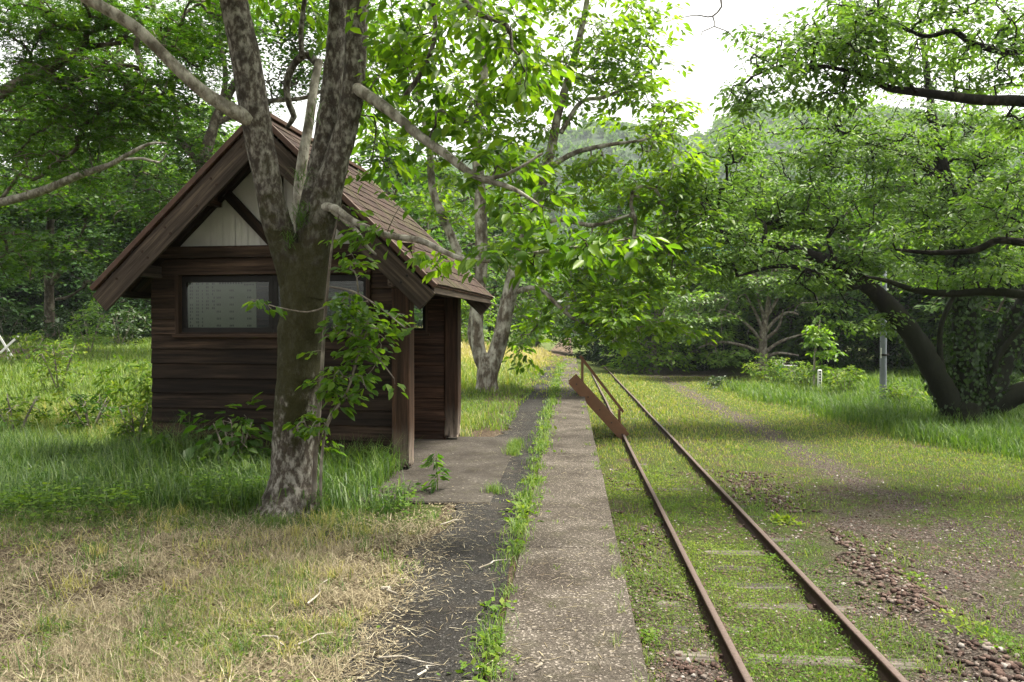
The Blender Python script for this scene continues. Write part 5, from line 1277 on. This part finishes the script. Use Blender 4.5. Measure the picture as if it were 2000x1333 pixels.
# litter on asphalt and platform
n = 4600; y = 3.0 * (16 / 3.0) ** R.random(n); x = np.where(R.random(n) < .72, -1.2 + np.abs(R.normal(size=n)) * .22, R.uniform(-1.1, .3, n))
k = ~(on_slab(x, y) & (R.random(n) < .7)); x, y = x[k], y[k]; n = len(x)
grass('straw', 'scattered straw and twiglets on the asphalt and coping', x, y, .02 + .10 * R.random(n) ** 2, .002 + .003 * R.random(n), R.random(n), L_straw, lean=(1.45, 1.56), bend=(-.02, .04), z=np.full(n, .024))
n = 6000; y = 3.0 * (10 / 3.0) ** R.random(n); x = -1.35 + R.normal(size=n) * .25; x, y = x[x < -.85], y[x < -.85]
small_leaves('litter', 'brown leaf litter along the ragged asphalt edge', x, y, .012 + .015 * R.random(len(x)), .012 + .02 * R.random(len(x)), R.random(len(x)) * .7, L_straw, up=.15)
# fallen sticks
for (x0, y0, x1, y1, lab) in [(1660, 0, 0, 0, '')][:0] + [(575, 1262, 650, 1236, 'pale stick lying in the mown ground nearest the path'), (512, 1243, 575, 1270, 'bent pale stick in the mown ground, left of the path'), (740, 1285, 860, 1300, 'thin stick lying on the near asphalt'), (860, 1025, 905, 1015, 'pale stick at the asphalt edge near the slab'), (935, 1110, 990, 1093, 'pale stick across the asphalt beside the weed line'),
                                  (1045, 1305, 1075, 1290, 'thin stick on the near coping'), (815, 1320, 850, 1300, 'short stick on the asphalt at the picture bottom'), (745, 1150, 775, 1160, 'stubby brown wood piece at the asphalt edge'), (600, 1180, 645, 1130, 'pale stick upright among the dry grass beside the path')]:
    a, c = G(x0, y0, .03), G(x1, y1, .03); m = (a + c) / 2 + [.02, .03, .01]
    m2 = a * .35 + c * .65 + [-.025, .02, .004]; m = a * .7 + c * .3 + [.02, .03, .006]
    p, r = catmull([a, m, m2, c], [.0062, .0055, .0045, .002], .02); r = r * (2.4 if 'stubby' in lab else 1)
    v, q = tube(p, r, 7, .2, 30); tag(link('fallen_stick', np_mesh('stick', v, [q], smooth=True), B_pale), lab, 'stick', 'fallen sticks')

# ------------------------------------------------------------------ wooded hills
def hills():
    xs = np.linspace(-700, 700, 150); ys = np.linspace(230, 900, 60)
    X, Y = np.meshgrid(xs, ys)
    u = X / Y * FPX + 1113
    ridge = np.interp(u, [-400, 0, 300, 700, 1000, 1130, 1200, 1280, 1330, 1370, 1420, 1480, 1560, 1700, 2000, 2400], [330, 330, 300, 330, 300, 255, 252, 275, 300, 285, 240, 222, 230, 250, 270, 300])
    top = 1.65 + (645 - ridge) / FPX * 620
    t = sst(Y, 240, 620)
    Z = -4 + top * t * (1 - .25 * sst(Y, 620, 900)) + 14 * (fbm(np.stack([X, Y], -1), .012, 71) - .5) * t
    V = np.stack([X, Y, Z], -1); n, m = X.shape; i = np.arange(n * m).reshape(n, m)
    q = np.stack([i[:-1, :-1], i[:-1, 1:], i[1:, 1:], i[1:, :-1]], -1).reshape(-1, 4)
    tag(link('hills', np_mesh('hills', V, [q], smooth=True), plain('forest_floor', (.02, .04, .012), .9, nscale=.1)), kind='structure', label='wooded hills behind the clearing')
    # forest cover: loose crowns made of leaf clumps
    R = np.random.default_rng(72); n = 1700
    yy = R.uniform(250, 640, n); uu = R.uniform(950, 2050, n); xx = (uu - 1113) / FPX * yy
    fx = (xx + 700) / 1400 * 149; fy = (yy - 230) / 670 * 59; ix = fx.astype(int).clip(0, 148); iy = fy.astype(int).clip(0, 58)
    zz = Z[iy, ix]; per = 40
    c = np.repeat(np.stack([xx, yy, zz + 4], 1), per, 0); hgt = np.repeat(R.uniform(4, 8, n), per); rr = np.repeat(R.uniform(2.6, 5, n), per)
    d = unit(R.normal(size=(n * per, 3))); d[:, 2] = np.abs(d[:, 2]) * 1.4 - .3
    pos = c + d * np.stack([rr, rr, hgt * .7], 1) * (.75 + .3 * R.random((n * per, 1)))
    v, f, k = leaf_geo(pos, R.normal(size=(n * per, 3)), d + R.normal(size=(n * per, 3)) * .5, np.full(n * per, 2.5), np.full(n * per, 2.0), 'diamond')
    val = np.clip(np.repeat(R.random(n), per) * .6 + .4 * R.random(n * per), 0, 1)
    tag(link('forest', np_mesh('forest', v, [f], np.repeat(val, k)), L_far), 'forest covering the far hills', kind='stuff')
hills()

# ------------------------------------------------------------------ haze in the air
def haze():
    m, n, l, b, o = new_mat('thin_air'); n.remove(b)
    v = n.new('ShaderNodeVolumePrincipled'); v.inputs['Color'].default_value = (.82, .9, 1, 1); v.inputs['Density'].default_value = .00022; v.inputs['Anisotropy'].default_value = .2
    l.new(v.outputs[0], o.inputs['Volume'])
    h = box('haze', (1700, 1100, 260), (0, 420, 110), (0, 0, 0), m, None, 0)
    tag(h, 'thin pale haze in the air', kind='stuff')
haze()
